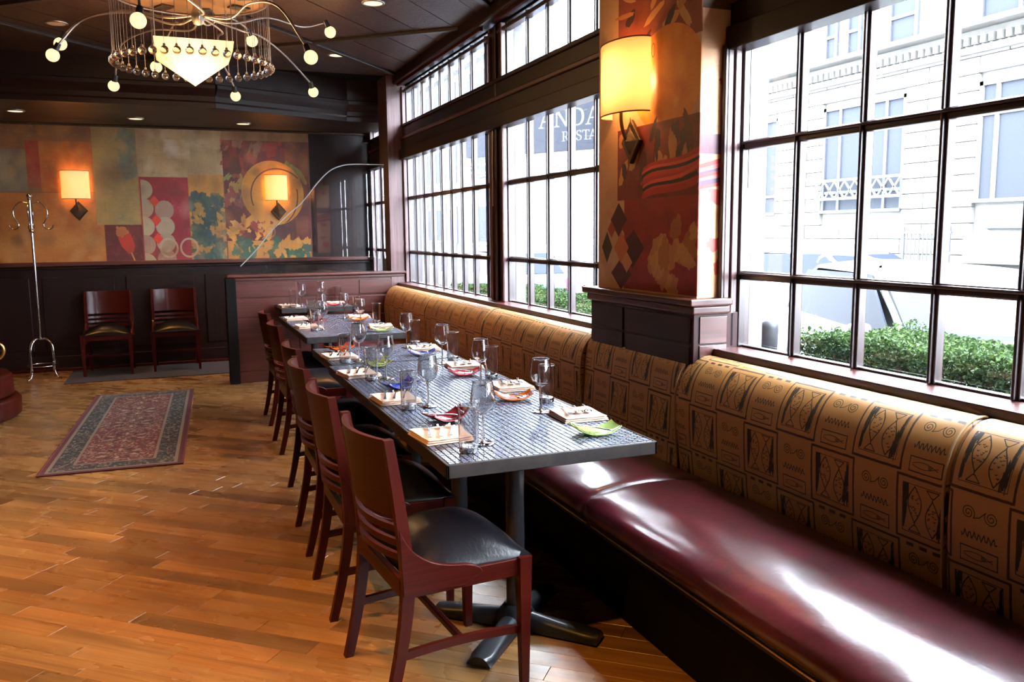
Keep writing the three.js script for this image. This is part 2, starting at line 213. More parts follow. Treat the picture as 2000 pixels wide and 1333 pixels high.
  c.fillStyle = '#dca640'; c.beginPath(); c.moveTo(X(431), Y(452)); c.lineTo(X(486), Y(412)); c.lineTo(X(498), Y(424)); c.lineTo(X(452), Y(456)); c.fill();
  for (let i = 0; i < 34; i++) blotch(c, X(436 + 96 * r()), Y(420 + 40 * r()), (3 + 12 * r()) * K, (2 + 6 * r()) * K, ['#d79c3a', '#cf9a50', '#8f2a1a', '#b7842e'][r() * 4 | 0], r, 16, 0.5);
  c.strokeStyle = '#b8885a'; c.lineWidth = 1.6 * K; c.beginPath(); c.ellipse(X(523), Y(451), 10 * K, 10 * K, 0, 0, 7); c.stroke();
  rect(430, 470, 640, 512, '#c0882e'); for (let i = 0; i < 60; i++) blotch(c, X(440 + 170 * r()), Y(472 + 38 * r()), (4 + 12 * r()) * K, (3 + 8 * r()) * K, ['#2d5a3e', '#3d6a4c', '#24523e', '#c88c34', '#305c50'][r() * 5 | 0], r, 16, 0.5);
  rect(612, 236, 900, 512, '#6a3520'); mot(612, 236, 800, 512, ['#502818', '#7d4526', '#8d5628'], 120, 24);
  rect(428, 236, 640, 256, '#8d6a44'); mot(428, 236, 640, 256, ['#6a4a30', '#9d7a4c'], 60, 10);
  mottle(c, 0, 0, w, h, ['#6a4a34', '#dcc498', '#8a5a30', '#c89858', '#5a4434'], r, 230, 46);
  brush(c, 0, 0, w, h, r, 2600, ['#2a1710', '#e8d2a4', '#7c4a24']);
});
// pilaster painting: front then side, 0.95 + 0.12 m wide, from the cap (y 1.22) to 3.2
T.pillar = canvasTex(1024, 1856, (c, w, h) => {
  const r = rng(33), X = (px) => (px - 1170) / 195 * w * 0.888, Y = (py) => h * (1 - (579 - py) / 850), K = 2.7;
  const rect = (x0, y0, x1, y1, col) => { c.fillStyle = col; c.fillRect(X(x0), Y(y0), X(x1) - X(x0), Y(y1) - Y(y0)); }, mot = (x0, y0, x1, y1, cols, n, s) => mottle(c, X(x0), Y(y0), X(x1) - X(x0), Y(y1) - Y(y0), cols, r, n, s * K);
  rect(1170, -290, 1400, 600, '#cfa070'); mot(1170, -290, 1400, 600, ['#c08a58', '#dcb488', '#b87a4a', '#e0c09a'], 300, 26);
  rect(1213, -290, 1366, 110, '#8a3a1e'); mot(1213, -290, 1366, 110, ['#5a1a10', '#a86030', '#c08448', '#702616'], 110, 16);
  for (let i = 0; i < 22; i++) { c.save(); c.translate(X(1222 + 140 * r()), Y(-60 + 160 * r())); c.rotate(r() * 3); blotch(c, 0, 0, (4 + 6 * r()) * K, (16 + 22 * r()) * K, ['#c8904e', '#4a140e', '#b87434', '#381210', '#d6a468'][r() * 5 | 0], r, 14, 0.2); c.restore(); }
  c.fillStyle = '#e08a26'; c.beginPath(); c.ellipse(X(1308), Y(172), 62 * 4.66, 98 * 2.18, 0, 0, 7); c.fill();
  c.save(); c.beginPath(); c.ellipse(X(1308), Y(172), 61 * 4.66, 97 * 2.18, 0, 0, 7); c.clip(); mot(1240, 70, 1372, 275, ['#e8a03a', '#d67820', '#c85e1c', '#eeb050'], 130, 22); c.restore();
  c.strokeStyle = '#3a140a'; c.lineWidth = 1.3 * K; c.beginPath(); c.ellipse(X(1283), Y(111), 5.5 * K, 10 * K, 0, 0, 7); c.stroke();
  rect(1213, 248, 1366, 392, '#7a2014'); mot(1213, 248, 1366, 392, ['#5a140e', '#8e2c18', '#a4602c', '#481010'], 110, 14);
  for (let i = 0; i < 26; i++) { c.save(); c.translate(X(1220 + 140 * r()), Y(255 + 95 * r())); c.rotate((r() - 0.5) * 1.4); blotch(c, 0, 0, (4 + 8 * r()) * K, (12 + 20 * r()) * K, ['#b87a3a', '#3c0e0c', '#c88c4a', '#5c1812', '#2e1210'][r() * 5 | 0], r, 14, 0.25); c.restore(); }
  c.lineCap = 'round'; for (let i = 0; i < 9; i++) { c.strokeStyle = ['#b8281c', '#e05038', '#2a0c0c', '#c83a28'][i % 4]; c.lineWidth = (5 + 5 * r()) * K; const y = 322 + i * 6.5; c.beginPath(); c.moveTo(X(1262 + 10 * r()), Y(y + 14)); c.bezierCurveTo(X(1295), Y(y - 8), X(1330), Y(y + 20), X(1375 + 20 * r()), Y(y - 14 - 18 * r())); c.stroke(); }
  rect(1228, 392, 1366, 575, '#9c2416'); mot(1228, 392, 1366, 575, ['#821a10', '#b03420', '#741410'], 100, 18);
  for (let i = 0; i < 16; i++) { c.globalAlpha = 0.8; blotch(c, X(1285 + 75 * r()), Y(440 + 125 * r()), (8 + 14 * r()) * K, (10 + 22 * r()) * K, ['#c8883c', '#d49a4c', '#b4702c'][r() * 3 | 0], r, 18, 0.4); } c.globalAlpha = 1;
  const dia = (x, y, a, b, col) => { c.fillStyle = col; c.beginPath(); c.moveTo(X(x), Y(y - b)); c.lineTo(X(x + a), Y(y)); c.lineTo(X(x), Y(y + b)); c.lineTo(X(x - a), Y(y)); c.fill(); };
  dia(1216, 432, 18, 36, '#4c1010'); dia(1246, 490, 24, 42, '#4c1010'); dia(1190, 490, 12, 34, '#4a3a1e'); dia(1222, 545, 22, 34, '#5a1812'); dia(1222, 490, 16, 34, '#c86c34'); dia(1200, 452, 9, 18, '#a8431e'); dia(1234, 520, 12, 22, '#d08a48'); dia(1236, 450, 14, 20, '#8a2416');
  rect(1366, -290, 1400, 70, '#5a4428'); rect(1366, 70, 1400, 600, '#e2a878'); mot(1366, 70, 1400, 600, ['#ecc096', '#d88a62', '#e8b488', '#f0c8a4'], 120, 12);
  rect(1366, 285, 1400, 320, '#6a4450'); for (let i = 0; i < 7; i++) { c.strokeStyle = ['#cc3a30', '#d8605a', '#5a3a52'][i % 3]; c.lineWidth = (4 + 4 * r()) * K; c.beginPath(); c.moveTo(X(1364), Y(345 + i * 6)); c.lineTo(X(1400), Y(312 + i * 8)); c.stroke(); } for (const [y, s] of [[395, 12], [480, 10], [525, 16], [190, 7]]) blotch(c, X(1376 + 10 * r()), Y(y), 9 * K, s * K, '#cf4e40', r, 16, 0.5);
  brush(c, 0, 0, w, h, r, 2200, ['#2a1208', '#f4dcb0', '#8a3a1a']);
});
T.rug = canvasTex(512, 1536, (c, w, h) => {
  const r = rng(9); c.fillStyle = '#5a1414'; c.fillRect(0, 0, w, h);
  const band = (m, col) => { c.fillStyle = col; c.fillRect(m, m, w - 2 * m, h - 2 * m); };
  band(20, '#8a7c68'); band(34, '#1c1a18'); 
  for (let i = 0; i < 2400; i++) { const side = r(); let x, y; if (side < 0.75) { x = (r() < 0.5 ? 36 : w - 104) + r() * 66; y = 36 + r() * (h - 72); } else { x = 36 + r() * (w - 72); y = (r() < 0.5 ? 36 : h - 104) + r() * 66; } c.fillStyle = ['#7c7260', '#4a4236', '#8e8470', '#5c3024', '#2c3a34'][r() * 5 | 0]; c.beginPath(); c.ellipse(x, y, 2 + r() * 7, 2 + r() * 4, r() * 3, 0, 7); c.fill(); }
  band(104, '#8a7c68'); band(116, '#6a1a18');
  for (let i = 0; i < 4200; i++) { const x = 120 + r() * (w - 240), y = 120 + r() * (h - 240); c.fillStyle = ['#9c8468', '#7c5c48', '#a8947a', '#3e1210', '#5a4438', '#84201c'][r() * 6 | 0]; c.beginPath(); c.ellipse(x, y, 2 + r() * 9, 2 + r() * 4, r() * 3, 0, 7); c.fill(); }
  for (let k = 0; k < 5; k++) for (let a = 0; a < 12; a++) { const y = h * (0.15 + k * 0.175), t = a / 12 * 6.283; c.fillStyle = a % 2 ? '#a8947a' : '#3c100e'; c.beginPath(); c.ellipse(w / 2 + Math.cos(t) * 74, y + Math.sin(t) * 60, 20, 8, t, 0, 7); c.fill(); }
});
T.sign = canvasTex(1024, 256, (c, w, h) => { c.fillStyle = '#47587c'; c.fillRect(0, 0, w, h); c.fillStyle = '#f2f4f8'; c.textAlign = 'center'; c.font = '104px serif'; let x = 420; for (const ch of 'ANDA') { c.fillText(ch, x, 152); x += 74; } c.font = '58px serif'; x = 512; for (const ch of 'RESTA') { c.fillText(ch, x, 214); x += 32; } });

// ------------------------------------------------------------------ materials
const std = (o) => new THREE.MeshStandardMaterial(o), phys = (o) => new THREE.MeshPhysicalMaterial(o);
const lin = (r, g, b) => new THREE.Color().setRGB(r, g, b);
const M = {
  plinth: phys({ color: lin(0.04, 0.007, 0.009), map: T.wood, roughness: 0.4, specularIntensity: 0.5 }),
  wood: phys({ color: lin(0.11, 0.022, 0.015), map: T.wood, roughness: 0.4, clearcoat: 0.55, clearcoatRoughness: 0.18 }),
  woodRed: phys({ color: lin(0.066, 0.007, 0.004), map: T.wood, roughness: 0.42, specularIntensity: 0.2, clearcoat: 0.12, clearcoatRoughness: 0.1 }),
  woodDark: phys({ color: lin(0.016, 0.004, 0.004), map: T.wood, roughness: 0.4, specularIntensity: 0.55, clearcoat: 0.12, clearcoatRoughness: 0.2 }),
  sash: phys({ color: lin(0.03, 0.012, 0.014), map: T.wood, roughness: 0.38, clearcoat: 0.5, clearcoatRoughness: 0.2 }),
  frameLight: phys({ color: lin(0.20, 0.12, 0.14), map: T.wood, roughness: 0.4, clearcoat: 0.4, clearcoatRoughness: 0.25 }),
  leather: phys({ color: lin(0.085, 0.009, 0.015), map: T.leather, bumpMap: T.leatherBump, bumpScale: 0.0004, roughness: 0.3, clearcoat: 0.6, clearcoatRoughness: 0.17 }),
  vinyl: phys({ color: lin(0.004, 0.004, 0.006), bumpMap: T.leatherBump, bumpScale: 0.0003, roughness: 0.28, specularIntensity: 0.6 }),
  fabric: phys({ color: lin(0.78, 0.6, 0.36), map: T.fish, bumpMap: T.weave, bumpScale: 0.0005, roughness: 0.5, clearcoat: 0.45, clearcoatRoughness: 0.4 }),
  piping: std({ color: lin(0.45, 0.28, 0.13), roughness: 0.7 }),
  brass: std({ color: lin(0.55, 0.36, 0.13), metalness: 1, roughness: 0.35 }),
  bronze: std({ color: lin(0.075, 0.048, 0.026), metalness: 0.9, roughness: 0.38, bumpMap: T.embossed, bumpScale: 0.002 }),
  steel: std({ color: lin(0.68, 0.67, 0.66), metalness: 1, roughness: 0.16 }),
  satin: std({ color: lin(0.45, 0.42, 0.4), metalness: 1, roughness: 0.35 }),
  blackIron: phys({ color: lin(0.012, 0.014, 0.018), roughness: 0.42, metalness: 0.3, clearcoat: 0.3 }),
  black: phys({ color: lin(0.004, 0.003, 0.003), roughness: 0.7, specularIntensity: 0.25 }),
  ceiling: phys({ color: lin(0.10, 0.046, 0.030), map: T.embossedColor, bumpMap: T.embossed, bumpScale: 0.004, roughness: 0.48 }),
  batten: std({ color: lin(0.02, 0.014, 0.013), roughness: 0.4 }),
  soffit: phys({ color: lin(0.07, 0.035, 0.02), map: T.embossedColor, roughness: 0.5 }),
  plaster: std({ color: lin(0.11, 0.045, 0.022), map: T.embossedColor, roughness: 0.8 }),
  mural: phys({ color: lin(0.78, 0.72, 0.66), map: T.mural, roughness: 0.45, bumpMap: T.weave, bumpScale: 0.0004, clearcoat: 0.2, clearcoatRoughness: 0.4 }),
  pillar: phys({ map: T.pillar, roughness: 0.5, bumpMap: T.weave, bumpScale: 0.0004 }),
  rug: std({ color: lin(0.5, 0.45, 0.42), map: T.rug, roughness: 0.95 }),
  mat: std({ color: lin(0.02, 0.009, 0.007), roughness: 0.95, bumpMap: T.weave, bumpScale: 0.002 }),
  glass: phys({ color: 0xffffff, roughness: 0.0, transmission: 1, thickness: 0, ior: 1.5 }),
  bowlGlass: phys({ color: lin(0.97, 0.98, 1), roughness: 0.0, transmission: 1, thickness: 0, ior: 1.52 }),
  solidGlass: phys({ color: lin(0.97, 0.985, 1), roughness: 0.0, transmission: 1, thickness: 0.05, ior: 1.5 }),
  etched: phys({ color: lin(0.6, 0.64, 0.66), roughness: 0.35, transmission: 0.5, thickness: 0, ior: 1.5 }),
  napkin: std({ color: lin(0.80, 0.56, 0.42), roughness: 0.9, bumpMap: T.weave, bumpScale: 0.0005 }),
  tableEdge: std({ color: lin(0.032, 0.026, 0.025), map: T.edge, roughness: 0.5, metalness: 0.2 }),
  grout: std({ color: lin(0.03, 0.03, 0.034), roughness: 0.85 }),
  tile: phys({ color: 0xffffff, roughness: 0.24, ior: 2.3, specularColor: lin(0.82, 0.9, 1) }),
  shade: phys({ color: lin(1.0, 0.9, 0.7), roughness: 1, transmission: 0.6, thickness: 0 }),
  shadeRim: std({ color: lin(0.25, 0.15, 0.06), roughness: 0.7 }),
  bulb: std({ color: lin(0.1, 0.08, 0.05), emissive: lin(1, 0.74, 0.38), emissiveIntensity: 1.5, roughness: 0.3 }),
  alabaster: phys({ color: lin(1, 0.9, 0.68), roughness: 1, transmission: 0.6, thickness: 0, emissive: lin(1, 0.78, 0.45), emissiveIntensity: 0.25 }),
  lens: std({ color: lin(0.5, 0.4, 0.3), emissive: lin(1, 0.74, 0.45), emissiveIntensity: 1.6, roughness: 0.4 }),
  lensDim: std({ color: lin(0.35, 0.22, 0.13), emissive: lin(1, 0.6, 0.3), emissiveIntensity: 0.12, roughness: 0.4 }),
  canopy: phys({ color: lin(0.42, 0.24, 0.12), metalness: 0.5, roughness: 0.4 }),
  limestone: std({ color: lin(0.14, 0.137, 0.132), map: T.stone, roughness: 0.9 }),
  farGlass: phys({ color: lin(0.028, 0.0315, 0.038), roughness: 0.9, specularIntensity: 0.1 }),
  farFrame: std({ color: lin(0.036, 0.04, 0.05), roughness: 0.7 }),
  paleFrame: std({ color: lin(0.1, 0.1, 0.102), roughness: 0.7 }),
  asphalt: std({ color: lin(0.16, 0.16, 0.165), map: T.stone, roughness: 0.95 }),
  pavement: std({ color: lin(0.22, 0.215, 0.21), map: T.stone, roughness: 0.95 }),
  soil: std({ color: lin(0.05, 0.035, 0.025), roughness: 1 }),
  leaf: phys({ color: lin(0.21, 0.21, 0.21), roughness: 0.7, specularIntensity: 0.15, transmission: 0.35, thickness: 0 }),
  twig: std({ color: lin(0.10, 0.06, 0.035), roughness: 0.9 }),
  outerTrim: std({ color: lin(0.075, 0.075, 0.095), roughness: 0.6 }),
};

// ------------------------------------------------------------------ the room
const XW = 2.38, CEIL = 3.18, ZB = -10.7, ZF = 3.2, XL = -4.2;
const ang = 40.81 * D2R, DU = [Math.cos(ang), Math.sin(ang)], DV = [Math.sin(ang), -Math.cos(ang)];   // (x, z) along and across the boards
const camInv = (camera.updateMatrixWorld(true), camera.matrixWorldInverse.clone());
const inView = (p, m = 0.06) => { const q = p.clone().applyMatrix4(camInv); if (q.z > -0.2) return 0; const x = q.x / -q.z * 1640 / 1000, y = q.y / -q.z * 1640 / 666.5; return Math.abs(x) < 1 + m && Math.abs(y) < 1 + m ? 1 / (q.z * q.z) : 0; };
function clipPoly(poly, x0, x1, z0, z1) {
  for (const [k, lim, s] of [[0, x0, 1], [0, x1, -1], [1, z0, 1], [1, z1, -1]]) {
    const o = []; for (let i = 0; i < poly.length; i++) { const a = poly[i], b = poly[(i + 1) % poly.length], da = s * (a[k] - lim), db = s * (b[k] - lim); if (da >= 0) o.push(a); if (da * db < 0) { const t = da / (da - db); o.push([a[0] + (b[0] - a[0]) * t, a[1] + (b[1] - a[1]) * t]); } }
    poly = o; if (poly.length < 3) return null;
  } return poly;
}
// flat board from a polygon in x-z: face at yTop, chamfered edge down to yBot
function board(poly, yTop, yBot, axis, off, col, inset = 0.0012, down = false) {
  const n = poly.length, cx = poly.reduce((s, p) => s + p[0], 0) / n, cz = poly.reduce((s, p) => s + p[1], 0) / n;
  const ins = poly.map(([x, z]) => { const dx = cx - x, dz = cz - z, l = Math.hypot(dx, dz) || 1; return [x + dx / l * inset, z + dz / l * inset]; });
  const e = 0.0009 * Math.sign(yTop - yBot), pos = [], nor = [], uv = [], c = [];
  const v = (p, y, nn) => { pos.push(p[0], y, p[1]); nor.push(...nn); uv.push(p[0] * axis[0] + p[1] * axis[1] + off[0], -p[0] * axis[1] + p[1] * axis[0] + off[1]); c.push(...col); };
  const up = [0, Math.sign(yTop - yBot), 0];
  const tri = (a, b, cc, ya, yb, yc, nn) => { v(a, ya, nn); v(b, yb, nn); v(cc, yc, nn); };
  let area = 0; for (let i = 0; i < n; i++) { const a = poly[i], b = poly[(i + 1) % n]; area += a[0] * b[1] - b[0] * a[1]; }
  const P = area > 0 ? ins.slice().reverse() : ins, Q = area > 0 ? poly.slice().reverse() : poly;
  for (let i = 1; i < n - 1; i++) up[1] > 0 ? tri(P[0], P[i], P[i + 1], yTop, yTop, yTop, up) : tri(P[0], P[i + 1], P[i], yTop, yTop, yTop, up);
  for (let i = 0; i < n; i++) { const j = (i + 1) % n, dx = Q[j][0] - Q[i][0], dz = Q[j][1] - Q[i][1], l = Math.hypot(dx, dz) || 1, nn = [-dz / l, 0, dx / l]; for (const [A, B, ya, yb, m] of [[P, Q, yTop, yTop - e, [nn[0] * 0.7, up[1] * 0.7, nn[2] * 0.7]], [Q, Q, yTop - e, yBot, nn]]) { tri(A[i], B[i], B[j], ya, yb, yb, m); tri(A[i], B[j], A[j], ya, yb, ya, m); } }
  const g = new THREE.BufferGeometry(); for (const [k, a, s] of [['position', pos, 3], ['normal', nor, 3], ['uv', uv, 2], ['color', c, 3]]) g.setAttribute(k, new THREE.Float32BufferAttribute(a, s)); return g;
}
{ // floor of diagonal boards
  const floor = struct('floor', bb(XL, 2.55, -0.14, -0.012, ZB - 0.1, ZF, 0), std({ color: lin(0.03, 0.015, 0.008), roughness: 0.9 }));
  const plankMat = phys({ color: 0xffffff, map: T.plank, vertexColors: true, roughness: 0.55, roughnessMap: T.plankRough, clearcoat: 0.32, clearcoatRoughness: 0.28 }); 
  const W = 0.0955, list = [], r = rng(101);
  for (let k = Math.floor(-8 / W); k < 14 / W; k++) {
    let u = -12 + r() * 1.2; const v0 = k * W;
    while (u < 6) {
      const L = 0.32 + 0.95 * r() * r() + 0.25 * r(), a = u + 0.0006, b = u + L - 0.0006, c0 = v0 + 0.0005, c1 = v0 + W - 0.0005; u += L;
      const q = [[a, c0], [b, c0], [b, c1], [a, c1]].map(([s, t]) => [s * DU[0] + t * DV[0], s * DU[1] + t * DV[1]]);
      const poly = clipPoly(q, XL, 2.45, ZB, ZF); if (!poly) continue;
      const cx = poly.reduce((s, p) => s + p[0], 0) / poly.length, cz = poly.reduce((s, p) => s + p[1], 0) / poly.length;
      let hid = cx > 1.62 ? 0.02 : 1; const vis = inView(V(cx, 0, cz), 0.25) * hid * L;
      const t = r(), base = t < 0.1 ? 0.6 : t < 0.26 ? 0.76 : t > 0.9 ? 1.2 : 0.88 + 0.24 * r(), hue = (r() - 0.5) * 0.16;
      const col = [0.38 * base * (1 + hue * 0.3), 0.2 * base * (1 + hue), 0.065 * base * (1 + hue * 1.4)];
      list.push([vis, board(poly, (r() - 0.5) * 0.0005, -0.012, DU, [r() * 9, r() * 9], col)]);
    }
  }
  list.sort((a, b) => b[0] - a[0]);
  list.slice(0, 300).forEach(([, g]) => struct('floorboard', g, plankMat, floor));
  const rest = struct('distant_flooring', mergeGeometries(list.slice(300).map((x) => x[1])), plankMat, floor); rest.userData.kind = 'stuff';
}
{ // ceiling: embossed panels laid on the same diagonal, with dark battens every fifth joint
  const ceil = struct('ceiling', bb(XL, 2.6, CEIL + 0.012, CEIL + 0.16, ZB - 0.1, ZF, 0), M.black);
  const W = 0.3375, u0 = -4.088, B = 1.857, v0 = 6.588 - 4 * B, r = rng(55);
  const mat = M.ceiling.clone(); mat.vertexColors = true;
  const list = [];
  for (let i = -22; i < 22; i++) for (let j = -3; j < 8; j++) {
    const a = u0 + i * W + 0.003, b = u0 + (i + 1) * W - 0.003, c0 = v0 + j * B + 0.002, c1 = v0 + (j + 1) * B - 0.002;
    const q = [[a, c0], [b, c0], [b, c1], [a, c1]].map(([s, t]) => [s * DU[0] + t * DV[0], s * DU[1] + t * DV[1]]), poly = clipPoly(q, XL, 2.45, -9.05, ZF);
    if (!poly) continue; const cx = poly.reduce((s, p) => s + p[0], 0) / poly.length, cz = poly.reduce((s, p) => s + p[1], 0) / poly.length, k = 0.88 + 0.24 * r();
    list.push([inView(V(cx, CEIL, cz), 0.5), board(poly, CEIL - (r() - 0.5) * 0.002, CEIL + 0.012, DV, [r() * 4, r() * 4], [k, k, k], 0.003)]);
  }
  list.forEach(([v, g]) => struct('ceiling_panel', g, mat, ceil));
  const bat = (p0, p1, w) => { const dx = p1[0] - p0[0], dz = p1[1] - p0[1], L = Math.hypot(dx, dz); const g = bx(L, 0.028, w, 0, 0, 0, 0.006); g.rotateY(-Math.atan2(dz, dx)); g.translate((p0[0] + p1[0]) / 2, CEIL - 0.012, (p0[1] + p1[1]) / 2); struct('batten', g, M.batten, ceil); };
  const seg = (f) => { let s0 = null, s1 = null; for (let t = -16; t < 16; t += 0.02) { const [x, z] = f(t); if (x > XL && x < 2.3 && z > -8.95 && z < ZF) { s0 = s0 ?? [x, z]; s1 = [x, z]; } } return s0 && Math.hypot(s1[0] - s0[0], s1[1] - s0[1]) > 0.3 ? [s0, s1] : null; };
  for (let i = -4; i < 5; i++) { const u = u0 + i * 5.5 * W, s = seg((t) => [u * DU[0] + t * DV[0], u * DU[1] + t * DV[1]]); if (s) bat(...s, 0.05); }
  for (let j = -3; j < 8; j++) { const v = v0 + j * B, s = seg((t) => [t * DU[0] + v * DV[0], t * DU[1] + v * DV[1]]); if (s) bat(...s, 0.05); }
}
{ // outer shell of the room
  struct('wall_left', bb(XL - 0.2, XL, 0, CEIL + 0.1, ZB, ZF, 0), M.plaster);
  struct('wall_front', bb(XL - 0.2, 2.6, 0, CEIL + 0.1, ZF, ZF + 0.2, 0), M.plaster);
  const back = struct('wall_back', bb(XL - 0.2, 2.6, 0, CEIL + 0.1, ZB - 0.2, ZB, 0), M.woodDark);
  for (let x = -3.98; x < 2.2; x += 0.86) { struct('wainscot_panel', bb(x, x + 0.74, 0.24, 1.06, ZB, ZB + 0.014, 0.008), M.woodDark, back); }
  struct('trim_chair_rail', bb(XL, 2.38, 1.185, 1.235, ZB, ZB + 0.055, 0.012), M.wood);
  struct('trim_rail_moulding', bb(XL, 2.38, 1.15, 1.185, ZB, ZB + 0.028, 0.01), M.woodDark);
  struct('baseboard_back', bb(XL, 2.38, 0, 0.17, ZB, ZB + 0.022, 0.006), M.woodDark);
  struct('trim_shoe', bb(XL, 2.38, 0, 0.035, ZB + 0.022, ZB + 0.045, 0.01), M.woodRed);
  struct('trim_mural_top', bb(XL, 2.38, 2.735, 2.765, ZB, ZB + 0.03, 0.008), M.soffit);
  const g = bx(MUR.x1 - MUR.x0, MUR.y1 - MUR.y0, 0.012, 0, 0, 0, 0); const p = g.attributes.position, uv = g.attributes.uv;
  for (let i = 0; i < p.count; i++) uv.setXY(i, p.getX(i) / (MUR.x1 - MUR.x0) + 0.5, p.getY(i) / (MUR.y1 - MUR.y0) + 0.5);
  g.translate((MUR.x0 + MUR.x1) / 2, (MUR.y0 + MUR.y1) / 2 - 0.01, ZB + 0.0215); 
  solo('mural', g, M.mural, 'wide painted collage mural of fruit and coloured blocks above the dark wainscot', 'mural');
}
// lower ceiling over the far strip and its header, bending back where the half wall starts
{
  const path = [[XL, -8.95], [0.44, -8.95], [1.85, -9.56], [2.42, -9.56]];
  const sh2 = new THREE.Shape([[XL, 10.7], ...path.map(([x, z]) => [x, -z]).slice(0), [2.42, 10.7]].map((p) => new THREE.Vector2(...p)));
  const poly = new THREE.Shape([new THREE.Vector2(XL, 10.7), new THREE.Vector2(2.42, 10.7), new THREE.Vector2(2.42, 9.6), new THREE.Vector2(1.85, 9.6), new THREE.Vector2(0.44, 9.0), new THREE.Vector2(XL, 9.0)]);
  const g = new THREE.ExtrudeGeometry(poly, { depth: 0.1, bevelEnabled: false }); g.rotateX(-Math.PI / 2); g.translate(0, 2.765, 0);
  struct('ceiling_lower', uvm(g), M.soffit);
  const prof = [[0.0, 2.755], [0.03, 2.755], [0.03, 2.80], [0.045, 2.815], [0.045, 2.86], [0.075, 2.90], [0.10, 2.93], [0.10, 2.965], [0.06, 2.98], [0.06, CEIL + 0.02], [-0.12, CEIL + 0.02], [-0.12, 2.755]];
  for (let k = 0; k < 3; k++) {
    const [a, b] = [path[k], path[k + 1]], L = Math.hypot(b[0] - a[0], b[1] - a[1]), e = extr(prof, L + (k === 1 ? 0.04 : 0.02), 0);   // x of the profile points to the room
    e.rotateY(Math.PI / 2); e.translate(0, 0, 0); // profile x -> -z, length -> x
    const m = uvm(e); m.scale(1, 1, -1); const gi = m.attributes.position; for (let i = 0; i < gi.count; i += 3) { const t = [0, 1, 2].map((q) => [gi.getX(i + q), gi.getY(i + q), gi.getZ(i + q)]); gi.setXYZ(i, ...t[0]); gi.setXYZ(i + 1, ...t[2]); gi.setXYZ(i + 2, ...t[1]); }
    m.computeVertexNormals(); m.rotateY(-Math.atan2(b[1] - a[1], b[0] - a[0])); m.translate(a[0], 0, a[1]);
    struct('trim_header', m, M.woodDark);
  }
}
// window wall: bays between piers; z from far to near
const bays = [
  { z: [-10.55, -9.36], mull: [-10.2, -9.86, -9.52] },
  { z: [-8.95, -6.27], mull: [-8.654, -8.335, -8.033, -7.727, -7.425, -7.116, -6.815, -6.475] },
  { z: [-6.03, -4.1], mull: [-5.623, -5.283, -4.946, -4.583, -4.25] },
  { z: [-3.19, -0.42], mull: [-2.813, -2.46, -2.105, -1.79, -1.45, -1.11, -0.77] },
  { z: [0.3, 2.7], mull: [0.64, 0.98, 1.32, 1.66, 2.0, 2.34] },
];
{
  const wall = structGroup('wall_right');
  const W = (x0, x1, y0, y1, z0, z1, mat = M.woodDark, name = 'wall_section', r = 0.004) => struct(name, bb(x0, x1, y0, y1, z0, z1, r), mat, wall);
  W(XW, 2.52, -0.4, 0.955, ZB, ZF, M.woodDark);                               // below the sill
  W(XW, 2.52, 3.07, CEIL + 0.1, ZB, ZF, M.woodDark);                          // above the transoms
  W(2.24, XW, 3.08, CEIL + 0.02, -9.3, ZF, M.woodDark, 'crown_beam', 0.02);
  const piers = [[ZB, -10.55], [-9.36, -8.95], [-4.1, -3.19], [-0.42, 0.3], [2.7, ZF]];
  piers.forEach(([a, b]) => W(XW, 2.52, 0.955, 3.07, a, b, M.woodDark, 'pier'));
  W(2.17, XW + 0.01, 0, CEIL, -9.36, -8.96, M.frameLight, 'pier_casing', 0.006);
  W(XW - 0.03, 2.5, 0.955, 3.07, -6.25, -6.05, M.sash, 'mullion_post', 0.006);
  for (const z of [-6.262, -6.018]) W(XW - 0.045, XW + 0.05, 0.985, 2.3, z - 0.012, z + 0.012, M.frameLight, 'post_moulding', 0.006);
  W(XW - 0.05, XW - 0.028, 0.985, 3.07, -6.17, -6.13, M.sash, 'post_fillet', 0.008);
  // sill with a nosing, valance boxes that hide the rolled blinds, transom rails
  for (const [a, b] of [[-8.96, -4.12], [-3.19, 3.0]]) {
    W(2.24, XW + 0.06, 0.952, 0.988, a, b, M.wood, 'window_sill', 0.006);
  }
  for (const [a, b] of [[-8.95, -4.1], [-3.19, -0.42], [0.3, 2.7], [-10.5, -9.4]]) {
    W(2.29, XW + 0.02, 2.30, 2.40, a, b, M.woodDark, 'valance_board', 0.006);
    W(2.315, XW + 0.02, 2.40, 2.50, a, b, M.woodDark, 'valance_panel', 0.004);
    W(2.30, XW + 0.02, 2.50, 2.535, a, b, M.wood, 'valance_ledge', 0.01);
    W(2.335, XW + 0.02, 2.535, 2.64, a, b, M.woodDark, 'valance_frieze', 0.004);
    W(2.32, XW + 0.03, 2.64, 2.672, a, b, M.woodDark, 'transom_rail', 0.01);
    W(2.34, XW + 0.03, 3.0, 3.03, a, b, M.sash, 'transom_head', 0.008);
  }
  for (const [a, b] of [[-8.9, -6.3], [-6.0, -4.15]]) W(2.27, 2.30, 3.055, 3.12, a, b, M.woodRed, 'crown_fillet', 0.006);
  // panelling of the dado under the sill, between banquette ends, is hidden by the banquette
}
